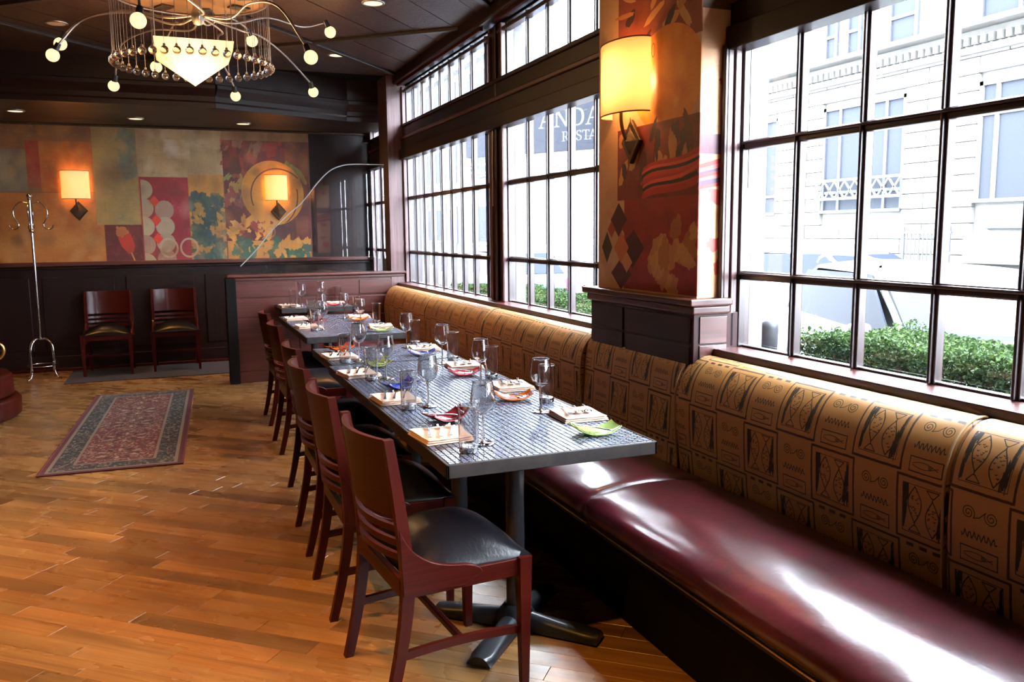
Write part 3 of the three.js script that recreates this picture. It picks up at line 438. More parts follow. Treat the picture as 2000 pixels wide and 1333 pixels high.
bays.forEach((bay, k) => {
  const win = structGroup('window_' + (k + 1)), [z0, z1] = bay.z, G = (name, x0, x1, y0, y1, a, b, mat = M.sash, r = 0.006) => struct(name, bb(x0, x1, y0, y1, a, b, r), mat, win);
  const xa = XW, xb = XW + 0.042, mw = 0.017;
  for (const [y0, y1, bars] of [[0.99, 2.42, [1.316, 1.894]], [2.672, 3.06, []]]) {
    G('window_frame', xa - 0.01, xb + 0.01, y0, y1, z0, z0 + 0.035); G('window_frame', xa - 0.01, xb + 0.01, y0, y1, z1 - 0.035, z1);
    G('jamb_moulding', xa - 0.05, xa - 0.01, y0, y1, z0, z0 + 0.022, M.frameLight); G('jamb_moulding', xa - 0.05, xa - 0.01, y0, y1, z1 - 0.022, z1, M.frameLight);
    G('window_rail', xa + 0.01, xb, y0 - 0.004, y0 + 0.008, z0 + 0.035, z1 - 0.035);
    for (const z of bay.mull) { G('muntin', xa, xb, y0, y1, z - mw, z + mw, M.sash, 0.007); G('muntin_bead', xa - 0.012, xa + 0.004, y0, y1, z - 0.006, z + 0.006, M.sash, 0.005); }
    for (const y of bars) { G('muntin', xa - 0.002, xb, y - 0.02, y + 0.02, z0 + 0.035, z1 - 0.035, M.sash, 0.008); G('muntin_bead', xa - 0.016, xa, y + 0.002, y + 0.014, z0 + 0.035, z1 - 0.035, M.sash, 0.006); }
    const zs = [z0 + 0.035, ...bay.mull, z1 - 0.035], ys = [y0 + 0.02, ...bars, y1];
    for (let i = 0; i < zs.length - 1; i++) for (let j = 0; j < ys.length - 1; j++) struct('pane', new THREE.BoxGeometry(0.004, ys[j + 1] - ys[j], zs[i + 1] - zs[i]).translate(XW + 0.024, (ys[j] + ys[j + 1]) / 2, (zs[i] + zs[i + 1]) / 2), M.glass, win);
    G('outer_casing', xb + 0.012, xb + 0.10, y0 - 0.02, y1, z0 - 0.02, z0 + 0.016, M.outerTrim); G('outer_casing', xb + 0.012, xb + 0.10, y0 - 0.02, y1, z1 - 0.016, z1 + 0.02, M.outerTrim);
  }
});
{ // blind cords and rods beside the windows
  for (const [z, l] of [[-3.23, 'white blind rod hanging beside the near window casing'], [-6.2, 'white blind rod hanging on the dark post between the far windows']]) solo('blind_rod', tube([[2.33, 2.32, z], [2.322, 2.0, z + 0.01], [2.318, z < -5 ? 1.72 : 1.86, z + 0.02]], 0.006, 12, 8), M.satin, l, 'blind rod');
}
// ------------------------------------------------------------------ painted pilaster
const PX = 2.168, PZ0 = -4.135, PZ1 = -3.19;
{
  const pil = structGroup('pilaster');
  const y0 = 1.215, y1 = CEIL; 
  const body = bb(PX, XW + 0.02, y0, y1, PZ0, PZ1, 0), p = body.attributes.position, n = (body.computeVertexNormals(), body.attributes.normal), uv = body.attributes.uv;
  for (let i = 0; i < p.count; i++) { const v = (p.getY(i) - 1.215) / 2.1; if (Math.abs(n.getX(i)) > 0.5) uv.setXY(i, (p.getZ(i) - PZ0) / 0.945 * 0.888, v * 1.0); else uv.setXY(i, 0.89 + (p.getX(i) - PX) / 0.212 * 0.11, v); }
  struct('painted_panel', body, M.pillar, pil);
  struct('plinth', bb(PX - 0.035, XW + 0.02, 0, 1.15, PZ0 - 0.02, PZ1 + 0.03, 0.004), M.plinth, pil);
  struct('pilaster_cap', bb(PX - 0.075, XW - 0.06, 1.185, 1.218, PZ0 - 0.06, PZ1 + 0.065, 0.008), M.wood, pil);
  struct('cap_moulding', bb(PX - 0.055, XW - 0.06, 1.145, 1.187, PZ0 - 0.04, PZ1 + 0.05, 0.012), M.wood, pil);
  for (const [a, b] of [[PZ0 + 0.0, -3.79], [-3.77, PZ1 + 0.01]]) for (const [c, d] of [[0.8, 1.0], [1.012, 1.13]]) struct('plinth_panel', bb(PX - 0.043, PX - 0.03, c, d, a + 0.01, b, 0.004), M.plinth, pil);
  for (const [c, d] of [[0.8, 1.005], [1.012, 1.135]]) struct('plinth_panel', bb(PX - 0.005, XW - 0.07, c, d, PZ1 + 0.028, PZ1 + 0.036, 0.003), M.wood, pil);
  // layered casing between the pilaster and the near window
  for (const [a, b, z, m] of [[2.275, 2.292, 0.03, M.sash], [2.296, 2.325, 0.022, M.frameLight], [2.329, 2.35, 0.03, M.frameLight], [2.352, 2.38, 0.012, M.sash]]) struct('casing_strip', bb(a, b, 0.99, 2.32, PZ1, PZ1 + z, 0.005), m, pil);
}
{ // half wall with a glass screen
  const hw = structGroup('half_wall'), G = (n, x0, x1, y0, y1, z0, z1, m = M.wood, r = 0.004) => struct(n, bb(x0, x1, y0, y1, z0, z1, r), m, hw);
  G('partition', 0.5, XW, 0, 1.075, -9.09, -8.97);
  G('cap', 0.48, XW - 0.02, 1.085, 1.115, -9.13, -8.93, M.wood, 0.01); G('cap_moulding', 0.49, XW, 1.05, 1.085, -9.11, -8.955, M.wood, 0.01);
  for (const [a, b] of [[0.56, 1.16], [1.18, 1.8], [1.82, 2.3]]) for (const [c, d] of [[0.12, 0.66], [0.68, 0.86], [0.88, 1.03]]) G('partition_panel', a, b, c, d, -8.975, -8.962, M.wood, 0.004);
  G('end_post', 0.46, 0.56, 0, 1.08, -9.1, -8.92, M.black, 0.006);
  const edge = [[0.62, 1.2], [0.78, 1.36], [0.93, 1.54], [1.08, 1.69], [1.264, 1.85], [1.43, 2.05], [1.568, 2.18], [1.704, 2.235], [1.85, 2.25], [2.14, 2.25]], sm = smoothPts(edge, 60);
  const pane = extr([[0.62, 1.115], ...sm, [2.14, 1.115]], 0.01, 0); pane.translate(0, 0, -9.035);
  const scr = solo('glass_screen', pane, M.glass, 'clear glass screen with a wavy polished edge standing on the half wall', 'glass screen');
  part('polished_edge', tube(sm.map(([x, y]) => [x, y, -9.03]), 0.0055, 80, 8), M.etched, scr);
}
// ------------------------------------------------------------------ lamps
function spotLight(x, y, z, cd, parent, ang2 = 0.62, to = [x, 0, z]) {
  const l = new THREE.SpotLight(lin(...WARM), cd, 0, ang2, 0.7, 2); l.position.set(x, y, z); l.target.position.set(...to); l.castShadow = true; l.shadow.radius = 2.2; l.name = 'downlight_beam';
  scene.add(l); scene.add(l.target); return l;
}
{
  const fix = (x, z, y, label, on, cd) => {
    const t = thing('downlight', label, 'downlight', [x, y, z], 0, 'recessed downlights');
    part('trim_ring', new THREE.TorusGeometry(0.075, 0.011, 8, 32).rotateX(Math.PI / 2), M.satin, t); part('lens', cyl(0.068, 0.068, 0.012, 0, -0.001, 0, 28), on ? M.lens : M.lensDim, t);
    if (cd) spotLight(x, y - 0.03, z, cd, t);
  };
  fix(1.44, -6.26, CEIL, 'lit recessed downlight in the ceiling above the middle table', true, SPOT_CD * 0.15);
  fix(1.515, -8.14, CEIL, 'lit recessed downlight beside the far cornice near the window pier', true, SPOT_CD * 0.2);
  fix(-0.755, -7.67, CEIL, 'unlit recessed downlight between the chandelier and the header', false, 0);
  fix(-1.378, -9.73, 2.76, 'recessed downlight in the low ceiling above the coat rack', true, SPOT_CD * 0.14);
  fix(-0.3, -9.98, 2.76, 'recessed downlight in the low ceiling between the two wall sconces', true, SPOT_CD * 0.14);
  fix(0.8, -10.08, 2.76, 'recessed downlight in the low ceiling above the fruit painting', true, SPOT_CD * 0.14);
  for (const [x, z, k, w] of [[-0.6, -3.3, 1.0, 'over the open boards beside the second chair'], [-0.7, -5.6, 0.45, 'above the near end of the oriental rug'], [-0.9, -1.3, 0.6, 'closest to the camera, over the aisle'], [0.15, -1.9, 0.7, 'over the nearest chair and banquette end'], [-1.8, -4.2, 0.8, 'over the boards away from the tables'], [-1.6, -8.9, 0.45, 'near the urn and the header beam']]) fix(x, z, CEIL, 'recessed downlight ' + w + ', above the picture edge', true, SPOT_CD * k);
}
// wall sconces: half drum of parchment on a bent arm with a diamond back plate; the wall is behind local -z
function makeSconce(w, h, d, y) {
  const o = new THREE.Group();
  const N = 28, arc = (t) => { const a = Math.PI * (1 - t); return [Math.cos(a) * w / 2, Math.pow(Math.sin(a), 0.75) * d + 0.012]; };
  const S = slab(N, 4, (u, v) => { const [x, z] = arc(u); return [x, y + h / 2 - v * h, z]; }, (u, v) => { const [x, z] = arc(u); return [x * 0.992, y + h / 2 - v * h, z - 0.003]; }, 0.9);
  part('lamp_shade', S, M.shade, o);
  for (const s of [-1, 1]) { const pts = []; for (let i = 0; i <= 24; i++) { const [x, z] = arc(i / 24); pts.push([x, y + s * h / 2, z]); } part('shade_rim', tube(pts, 0.0035, 40, 6), M.shadeRim, o); }
  part('arm', tube([[0, y - h / 2 + 0.06, d * 0.5], [0, y - h / 2 - 0.03, d * 0.5], [0.01, y - h / 2 - 0.1, d * 0.4], [0.02, y - h / 2 - 0.135, 0.03], [0.02, y - h / 2 - 0.14, 0.0]], 0.009, 24, 8), M.bronze, o);
  const plate = extr([[0, 0.1], [0.085, 0], [0, -0.1], [-0.085, 0]], 0.012, 0.006, 2); plate.translate(0.02, y - h / 2 - 0.13, 0.006); const pl = part('back_plate', plate, M.bronze, o);
  part('plate_boss', new THREE.ConeGeometry(0.075, 0.03, 4).rotateX(Math.PI / 2).translate(0.02, y - h / 2 - 0.13, 0.036), M.bronze, pl);
  const bulb = part('bulb', new THREE.SphereGeometry(0.024, 16, 12).translate(0, y + 0.0, d * 0.45), M.bulb, o);
  const l = new THREE.PointLight(lin(1, 0.56, 0.24), SCONCE_CD, 0, 2); l.position.set(0, y, d * 0.45); l.castShadow = true; l.shadow.radius = 1.1; l.name = 'sconce_glow'; o.add(l);
  return o;
}
{
  const add = (o, label, pos, turn) => { o.name = numbered('wall_sconce'); o.userData = { label, category: 'wall lamp', group: 'parchment wall sconces' }; o.position.set(...pos); o.rotation.y = turn; scene.add(o); };
  add(makeSconce(0.29, 0.31, 0.1, 0), 'parchment wall sconce beside the coat rack on the painted back wall', [-0.985, 2.09, ZB + 0.028], 0);
  add(makeSconce(0.265, 0.305, 0.1, 0), 'parchment wall sconce in front of the big yellow fruit on the back wall', [1.19, 2.08, ZB + 0.028], 0);
  add(makeSconce(0.38, 0.345, 0.125, 0), 'large parchment wall sconce on the painted pilaster between the windows', [PX, 2.265, -3.78], -Math.PI / 2);
}
{ // chandelier
  const C = [0.196, 2.65, -6.2], ch = thing('chandelier', 'round chandelier with a ring of glass balls, snaking bulb arms and a glowing pointed bowl', 'chandelier', [C[0], CEIL, C[2]]);
  const dy = C[1] - CEIL, r = rng(71), top = -0.1;
  part('canopy', lathe([[0, -0.085], [0.46, -0.085], [0.53, -0.07], [0.53, -0.03], [0.5, 0.0], [0, 0.0]], 48), M.canopy, ch);
  for (let i = 0; i < 8; i++) { const a = i / 8 * 6.283 + 0.3; part('canopy_plate', bx(0.13, 0.012, 0.09, 0, 0, 0, 0.003).rotateY(-a).translate(Math.cos(a) * 0.36, -0.092, Math.sin(a) * 0.36), i % 2 ? M.bronze : M.blackIron, ch); }
  const ball = new THREE.SphereGeometry(0.0255, 20, 14), wire = new THREE.CylinderGeometry(0.0016, 0.0016, 1, 5), cap = cyl(0.007, 0.009, 0.016, 0, 0.03, 0, 8);
  for (let i = 0; i < 42; i++) {
    const a = i / 42 * Math.PI * 2, x = Math.cos(a) * 0.497, z = Math.sin(a) * 0.497;
    const b = part('glass_ball', ball, M.solidGlass, ch); b.position.set(x, dy, z); part('ball_cap', cap, M.satin, b);
    const y1 = dy + 0.035, h = top + 0.02 - y1, w = part('wire', wire, M.satin, ch); w.scale.y = h; w.position.set(x, y1 + h / 2, z);
  }
  part('ring', new THREE.TorusGeometry(0.5, 0.006, 6, 80).rotateX(Math.PI / 2).translate(0, top + 0.01, 0), M.satin, ch);
  part('hub', lathe([[0, -0.33], [0.03, -0.32], [0.05, -0.27], [0.03, -0.22], [0.02, -0.08], [0, -0.08]], 20).translate(0.04, 0.06, 0), M.satin, ch);
  // pyramid bowl with an upright band, hung by rods
  const s = 0.235, bowl = new THREE.BufferGeometry(), yb = dy + 0.065, yt = dy + 0.125, P = [];
  const q = (a, b, c) => P.push(...a, ...b, ...c), cor = [[-s, s], [s, s], [s, -s], [-s, -s]];
  for (let i = 0; i < 4; i++) { const a = cor[i], b = cor[(i + 1) % 4], k = 1.04; q([a[0], yb, a[1]], [0, dy - 0.135, 0], [b[0], yb, b[1]]); q([a[0], yb, a[1]], [b[0], yb, b[1]], [b[0] * k, yt, b[1] * k]); q([a[0], yb, a[1]], [b[0] * k, yt, b[1] * k], [a[0] * k, yt, a[1] * k]); q([a[0] * 0.96, yb + 0.006, a[1] * 0.96], [b[0] * 0.96, yb + 0.006, b[1] * 0.96], [0, dy - 0.122, 0]); }
  bowl.setAttribute('position', new THREE.Float32BufferAttribute(P, 3)); bowl.computeVertexNormals(); bowl.setAttribute('uv', new THREE.Float32BufferAttribute(new Float32Array(P.length / 3 * 2), 2));
  part('lamp_bowl', bowl, M.alabaster, ch);
  for (const [x, z] of cor) { const h = top - yt, w = part('rod', wire, M.satin, ch); w.scale.set(2, h, 2); w.position.set(x, yt + h / 2, z); }
  const bl = new THREE.PointLight(lin(1, 0.66, 0.34), 0.75, 0, 2); bl.position.set(0, dy + 0.045, 0); bl.castShadow = true; bl.shadow.radius = 1.4; bl.name = 'bowl_glow'; ch.add(bl);
  const ends = [[-0.302, -0.013, 1.235], [-0.83, 0.161, -0.391], [-0.855, 0.037, -0.137], [-0.557, 0.02, -1.142], [-0.242, 0.103, -0.708], [0.351, 0.014, -1.32], [0.41, 0.255, -0.32], [0.963, 0.345, -0.261], [0.632, -0.077, 0.91], [0.953, 0.041, -1.084]];
  const hub = V(0.046, dy + 0.33, 0);
  ends.forEach((e, i) => {
    const end = V(e[0], dy + e[1], e[2]), d = end.clone().sub(hub), flat = V(d.x, 0, d.z), side = V(-d.z, 0, d.x).multiplyScalar((i % 2 ? 1 : -1) * 0.07);
    const tip = end.clone().add(flat.clone().normalize().multiplyScalar(-0.035)).add(V(0, 0.065, 0));
    const pts = [hub.clone(), hub.clone().addScaledVector(flat, 0.2).add(V(0, -0.04, 0)).add(side), hub.clone().addScaledVector(flat, 0.5).add(V(0, 0.05 + Math.min(0, d.y * 0.15), 0)), hub.clone().addScaledVector(flat, 0.8).add(V(0, d.y * 0.3 + 0.03, 0)).addScaledVector(side, -0.6), tip];
    const arm = part('arm', new THREE.TubeGeometry(new THREE.CatmullRomCurve3(pts), 40, 0.0075, 8), M.satin, ch);
    const dir = end.clone().sub(tip).normalize(), qn = new THREE.Quaternion().setFromUnitVectors(V(0, -1, 0), dir);
    const so = part('socket', cyl(0.017, 0.021, 0.05).applyQuaternion(qn).translate(...tip.clone().addScaledVector(dir, 0.012).toArray()), M.blackIron, arm);
    part('bulb', new THREE.SphereGeometry(0.0415, 22, 16).translate(...end.toArray()), M.bulb, arm);
    const l = new THREE.PointLight(lin(1, 0.52, 0.2), BULB_CD, 0, 2); l.position.copy(end); l.castShadow = true; l.shadow.radius = 1.6; l.name = 'bulb_glow'; ch.add(l);
  });
}
// ------------------------------------------------------------------ banquette
{
  const front = [[2.10, 0.40], [2.086, 0.52], [2.076, 0.66], [2.074, 0.76], [2.082, 0.825], [2.102, 0.88], [2.135, 0.925], [2.175, 0.951], [2.212, 0.959], [2.236, 0.956]];
  const full = [...smoothPts(front, 22), [2.237, 0.9], [2.237, 0.40]];
  const mid = [...smoothPts([[2.085, 0.40], [2.086, 0.5], [2.09, 0.62], [2.096, 0.74], [2.103, 0.83], [2.112, 0.885], [2.124, 0.918]], 18), [2.131, 0.925], [2.132, 0.40]];
  const seatP = [...smoothPts([[1.54, 0.345], [1.505, 0.35], [1.482, 0.378], [1.488, 0.412], [1.52, 0.44], [1.58, 0.462], [1.68, 0.478], [1.8, 0.484], [1.95, 0.474], [2.08, 0.45]], 30), [2.08, 0.345]];
  const label = { far: ['patterned banquette section against the half wall under the far window', 'patterned banquette section between the two seams under the far window', 'patterned banquette section under the window next to the pilaster'], mid: 'short patterned banquette section with a lower back in front of the painted pilaster', near: 'longest patterned banquette section with a glossy dark red seat under the near window' };
  const unit = (lab, backs, seat, isMid) => {
    const t = thing('banquette', lab, 'banquette', [0, 0, 0], 0, 'banquette sections along the window wall');
    for (const [a, b] of backs) part('backrest', sweepZ(isMid ? mid : full, a + 0.002, b - 0.002, isMid ? 0.012 : 0.022, 0.063, 26), M.fabric, t);
    const s = sweepZ(seatP, seat[0] + 0.002, seat[1] - 0.002, 0.03, 0, 60), p = s.attributes.position, r = (x, y) => fbm(((x % 1) + 1) % 1, ((y % 1) + 1) % 1, 5, 5, 2, 17) - 0.5;
    for (let i = 0; i < p.count; i++) if (p.getY(i) > 0.44) { const x = p.getX(i), z = p.getZ(i), e = Math.min(z - seat[0], seat[1] - z); p.setY(i, p.getY(i) + r(x * 1.3, z * 0.55) * 0.022 - Math.max(0, 0.05 - e) * 0.25 + Math.sin(z * 3.1) * 0.003); }
    s.computeVertexNormals(); part('seat_cushion', toCreasedNormals(s, 1.0), M.leather, t);
    part('base', bb(1.56, 2.24, 0.0, 0.335, seat[0], seat[1], 0.004), M.black, t);
    part('seat_rail', bb(1.525, 1.57, 0.30, 0.345, seat[0] + 0.002, seat[1] - 0.002, 0.006), M.woodDark, t); part('brass_strip', bb(1.519, 1.526, 0.318, 0.326, seat[0] + 0.02, seat[1] - 0.02, 0.002), M.brass, t);
    for (const [, b] of backs) if (b < -0.5) part('piping', tube(smoothPts(front, 14).map(([x, y]) => [Math.min(x - 0.001, 2.24), y, b - 0.008]), 0.0045, 28, 6), M.piping, t);
    return t;
  };
  unit(label.far[0], [[-8.93, -7.35]], [-8.93, -7.35]); unit(label.far[1], [[-7.35, -5.82]], [-7.35, -5.82]); unit(label.far[2], [[-5.82, PZ0 - 0.03]], [-5.82, PZ0 - 0.03]);
  unit(label.mid, [[PZ0 - 0.03, PZ1 - 0.01]], [PZ0 - 0.03, -2.98], true);
  unit(label.near, [[PZ1 - 0.01, -1.755], [-1.755, -0.35]], [-2.98, -0.35]);
}
// ------------------------------------------------------------------ tables with mosaic tops
{
  const pitch = 0.0228, box = new RoundedBoxGeometry(0.0198, 0.006, 0.0198, 1, 0.0014);
  const tones = []; { const r = rng(3); for (let i = 0; i < 9; i++) { const k = 0.5 + 0.9 * r(), b = r(); tones.push(lin(0.075 * k, 0.085 * k, (0.105 + 0.04 * b) * k)); } }
  const tileMats = tones.map((c) => { const m = M.tile.clone(); m.color = c; return m; });
  const makeBase = (t, x, z, y) => {
    const g = new THREE.Group(); g.name = 'pedestal'; g.position.set(x, 0, z); t.add(g);
    part('column', cyl(0.036, 0.036, y - 0.1, 0, (y - 0.1) / 2 + 0.05, 0, 20), M.blackIron, g);
    part('mount_plate', bx(0.3, 0.012, 0.3, 0, y - 0.051, 0, 0.003), M.blackIron, g);
    part('base_hub', lathe([[0.0, 0.1], [0.045, 0.1], [0.055, 0.085], [0.075, 0.06], [0.085, 0.02], [0, 0.02]], 24), M.blackIron, g);
    for (let k = 0; k < 4; k++) { // cast arm: tapering ridge that drops to a foot
      const F = (u, v) => { const s = u * 0.34, hw = (0.036 + 0.012 * u) * (1 - 0.35 * Math.max(0, (u - 0.9) * 10)), yy = 0.085 - 0.045 * Math.pow(u, 0.7), a = (v - 0.5) * Math.PI; return [s, 0.014 + (yy - 0.014) * Math.pow(Math.cos(a * 0.94), 0.55), Math.sin(a) * hw]; };
      const B = (u, v) => [u * 0.34, 0.008, Math.sin((v - 0.5) * Math.PI) * (0.036 + 0.012 * u)];
      const a = slab(12, 8, F, B, 0.9); a.rotateY(k * Math.PI / 2 + 0.785); part('base_arm', a, M.blackIron, g);
    }
  };
  const table = (label, x0, x1, z0, z1, y, bases, solo300) => {
    const t = thing('dining_table', label, 'table', [0, 0, 0], 0, 'tiled dining tables along the banquette'), r = rng(Math.round(z0 * -1000));
    part('table_core', bb(x0 + 0.008, x1 - 0.008, y - 0.045, y - 0.0045, z0 + 0.008, z1 - 0.008, 0.002), M.grout, t);
    for (const [a, b, c, d] of [[x0, x0 + 0.012, z0, z1], [x1 - 0.012, x1, z0, z1], [x0, x1, z0, z0 + 0.012], [x0, x1, z1 - 0.012, z1]]) part('edge_band', bb(a, b, y - 0.048, y, c, d, 0.003), M.tableEdge, t);
    const nx = Math.floor((x1 - x0 - 0.026) / pitch), nz = Math.floor((z1 - z0 - 0.026) / pitch), px = (x1 - x0 - 0.026) / nx, pz = (z1 - z0 - 0.026) / nz, cells = [];
    for (let j = nz - 1; j >= 0; j--) for (let i = 0; i < nx; i++) cells.push([x0 + 0.013 + (i + 0.5) * px, z0 + 0.013 + (j + 0.5) * pz]);
    const place = (o, [x, z]) => { o.position.set(x, y - 0.0035 + (r() - 0.5) * 0.0006, z); o.rotation.set((r() - 0.5) * 0.026, (r() - 0.5) * 0.03, (r() - 0.5) * 0.026); };
    const n0 = solo300 ? 300 : 0;
    for (let k = 0; k < n0; k++) place(part('tile', box, tileMats[r() * 9 | 0], t), cells[k]);
    const rest = cells.slice(n0), im = new THREE.InstancedMesh(box, M.tile, rest.length), o = new THREE.Object3D();
    rest.forEach((c, k) => { place(o, c); o.updateMatrix(); im.setMatrixAt(k, o.matrix); im.setColorAt(k, tones[r() * 9 | 0]); });
    im.name = 'mosaic'; im.userData.kind = 'stuff'; sh(im); t.add(im);
    for (const [bxx, bz] of bases) makeBase(t, bxx, bz, y);
  };
  table('longest slate mosaic table, nearest of the row, with four settings on either side', 0.79, 1.59, -4.845, -2.57, 0.762, [[1.15, -2.87], [1.15, -3.55], [1.15, -4.35]], true);
  table('small slate mosaic table pushed against the far end of the longest table', 0.815, 1.6, -5.625, -4.865, 0.762, [[1.22, -5.22]]);
  table('middle slate mosaic table standing alone in the row, between the two gaps', 0.865, 1.63, -8.0, -6.27, 0.762, [[1.24, -6.6], [1.24, -7.6]]);
  table('last slate mosaic table, tucked against the half wall', 0.93, 1.64, -8.94, -8.40, 0.80, [[1.28, -8.66]]);
}
// ------------------------------------------------------------------ chairs
function makeChair() {
  const o = new THREE.Group();
  const cushionMat = M.vinyl, wm = M.woodRed, H = 0.9, hw = 0.232;
  const lean = (y) => (y > 0.44 ? -0.187 - 0.055 * Math.pow((y - 0.44) / 0.47, 1.3) : -0.187 - 0.075 * Math.pow((0.44 - y) / 0.44, 1.6));
  for (const s of [-1, 1]) {
    const half = (y) => 0.021 - 0.006 * Math.abs(y - 0.45) / 0.46, S = (sx) => (u, v) => { const y = u * H; const z = s * (hw - 0.012 * (y < 0.45 ? (0.45 - y) / 0.45 : 0)); return [lean(y) + sx * half(y), y, z + (v - 0.5) * 0.03]; };
    part('rear_leg', slab(18, 1, S(1), S(-1), 0.5), wm, o);
    const L = (sx) => (u, v) => { const y = u * 0.45, q = 0.013 + 0.009 * u; return [0.218 + sx * q, y, s * 0.236 + (v - 0.5) * 2 * q]; };
    part('front_leg', slab(6, 1, L(1), L(-1), 0.5), wm, o);
    // side gusset sweeping from the stile down to the seat rail
    const sp = new THREE.Shape(); sp.moveTo(-0.205, 0.40); sp.lineTo(-0.215, 0.61); sp.quadraticCurveTo(-0.175, 0.485, -0.02, 0.465); sp.quadraticCurveTo(0.05, 0.458, 0.06, 0.43); sp.lineTo(0.0, 0.40); sp.lineTo(-0.205, 0.40);
    part('side_gusset', new THREE.ExtrudeGeometry(sp, { depth: 0.014, bevelEnabled: true, bevelSize: 0.003, bevelThickness: 0.003, bevelSegments: 2, curveSegments: 14 }).translate(0, 0, s * 0.24 - 0.007), wm, o);
    part('stretcher', slab(14, 1, (u, v) => [-0.235 + u * 0.45, 0.178 + 0.012 * Math.sin(u * Math.PI) + v * 0.026, s * 0.226 + 0.009], (u, v) => [-0.235 + u * 0.45, 0.178 + 0.012 * Math.sin(u * Math.PI) + v * 0.026, s * 0.226 - 0.009], 0.5), wm, o);
    const br = new THREE.Shape(); br.moveTo(0, 0); br.lineTo(0.055, 0); br.quadraticCurveTo(0.008, -0.008, 0, -0.075); br.lineTo(0, 0);
    part('corner_bracket', new THREE.ExtrudeGeometry(br, { depth: 0.014, bevelEnabled: false, curveSegments: 8 }).rotateY(s > 0 ? Math.PI / 2 : -Math.PI / 2).translate(s > 0 ? 0.21 : 0.224, 0.392, s * 0.218), wm, o);
    part('side_rail', bx(0.4, 0.06, 0.02, 0.01, 0.415, s * 0.233, 0.004), wm, o);
  }
  part('front_rail', bx(0.022, 0.06, 0.456, 0.218, 0.415, 0, 0.004), wm, o); part('rear_rail', bx(0.022, 0.06, 0.446, -0.2, 0.415, 0, 0.004), wm, o);
  part('cross_stretcher', bx(0.02, 0.024, 0.44, 0.0, 0.196, 0, 0.004), wm, o);
  // bowed back: deep top panel and three slats
  const bow = (t) => -0.05 * (1 - Math.pow(2 * t - 1, 2));
  const rail = (y0, y1, th, name, crown = 0) => part(name, slab(18, 4, (u, v) => { const y = y0 + v * (y1 - y0 + crown * Math.sin(u * Math.PI)); return [lean(y) + bow(u) + th / 2, y, (u - 0.5) * 2 * (hw - 0.012)]; }, (u, v) => { const y = y0 + v * (y1 - y0 + crown * Math.sin(u * Math.PI)); return [lean(y) + bow(u) - th / 2, y, (u - 0.5) * 2 * (hw - 0.012)]; }, 0.6), wm, o);
  rail(0.645, H - 0.004, 0.017, 'back_panel'); rail(0.595, 0.618, 0.015, 'back_slat'); rail(0.548, 0.571, 0.015, 'back_slat'); rail(0.501, 0.524, 0.015, 'back_slat');
  // upholstered pad
  const dome = (u, v) => { const e = 0.5 * (1 - Math.cos(Math.PI * 2 * Math.min(0.5, Math.min(u, 1 - u) * 1.25))), f = 0.5 * (1 - Math.cos(Math.PI * 2 * Math.min(0.5, Math.min(v, 1 - v) * 1.15))); return Math.pow(Math.max(0, e * f), 0.36); };
  const hz = (u) => 0.218 + 0.022 * u;
  part('seat_cushion', slab(20, 20, (u, v) => [-0.185 + u * 0.43, 0.452 + 0.098 * dome(u, v), (0.5 - v) * 2 * hz(u)], (u, v) => [-0.185 + u * 0.43, 0.44, (0.5 - v) * 2 * hz(u)], 1.1), cushionMat, o);
  return o;
}
{
  const proto = makeChair(); proto.name = numbered('dining_chair'); scene.add(proto);
  const g1 = 'mahogany chairs in a row along the tables', g2 = 'mahogany chairs against the wainscot';
  const spots = [[0.785, -2.70, 0.09, 'mahogany chair with a black pad, nearest the camera at the end of the longest table', g1], [0.765, -3.42, 0, 'mahogany chair with a black pad, second from the near end of the row', g1], [0.78, -4.14, -0.02, 'mahogany chair with a black pad, third from the near end of the row', g1], [0.835, -4.87, 0, 'mahogany chair with a black pad, fourth from the near end, at the small end table', g1], [0.875, -6.1, 0, 'mahogany chair with a black pad, first of the pair at the middle table', g1], [0.90, -7.05, 0, 'mahogany chair with a black pad, second of the pair at the middle table', g1],
    [-0.73, -10.27, -Math.PI / 2 - 0.03, 'mahogany chair against the dark wainscot, the one closer to the coat rack', g2], [-0.035, -10.33, -Math.PI / 2, 'mahogany chair against the dark wainscot, the one closer to the half wall', g2]];
  spots.forEach(([x, z, a, lab, grp], i) => { if (i) dup(proto, [x, i > 5 ? 0.008 : 0, z], a, lab, grp); else { proto.position.set(x, 0, z); proto.rotation.y = a; proto.userData = { label: lab, category: 'chair', group: grp }; } });
}
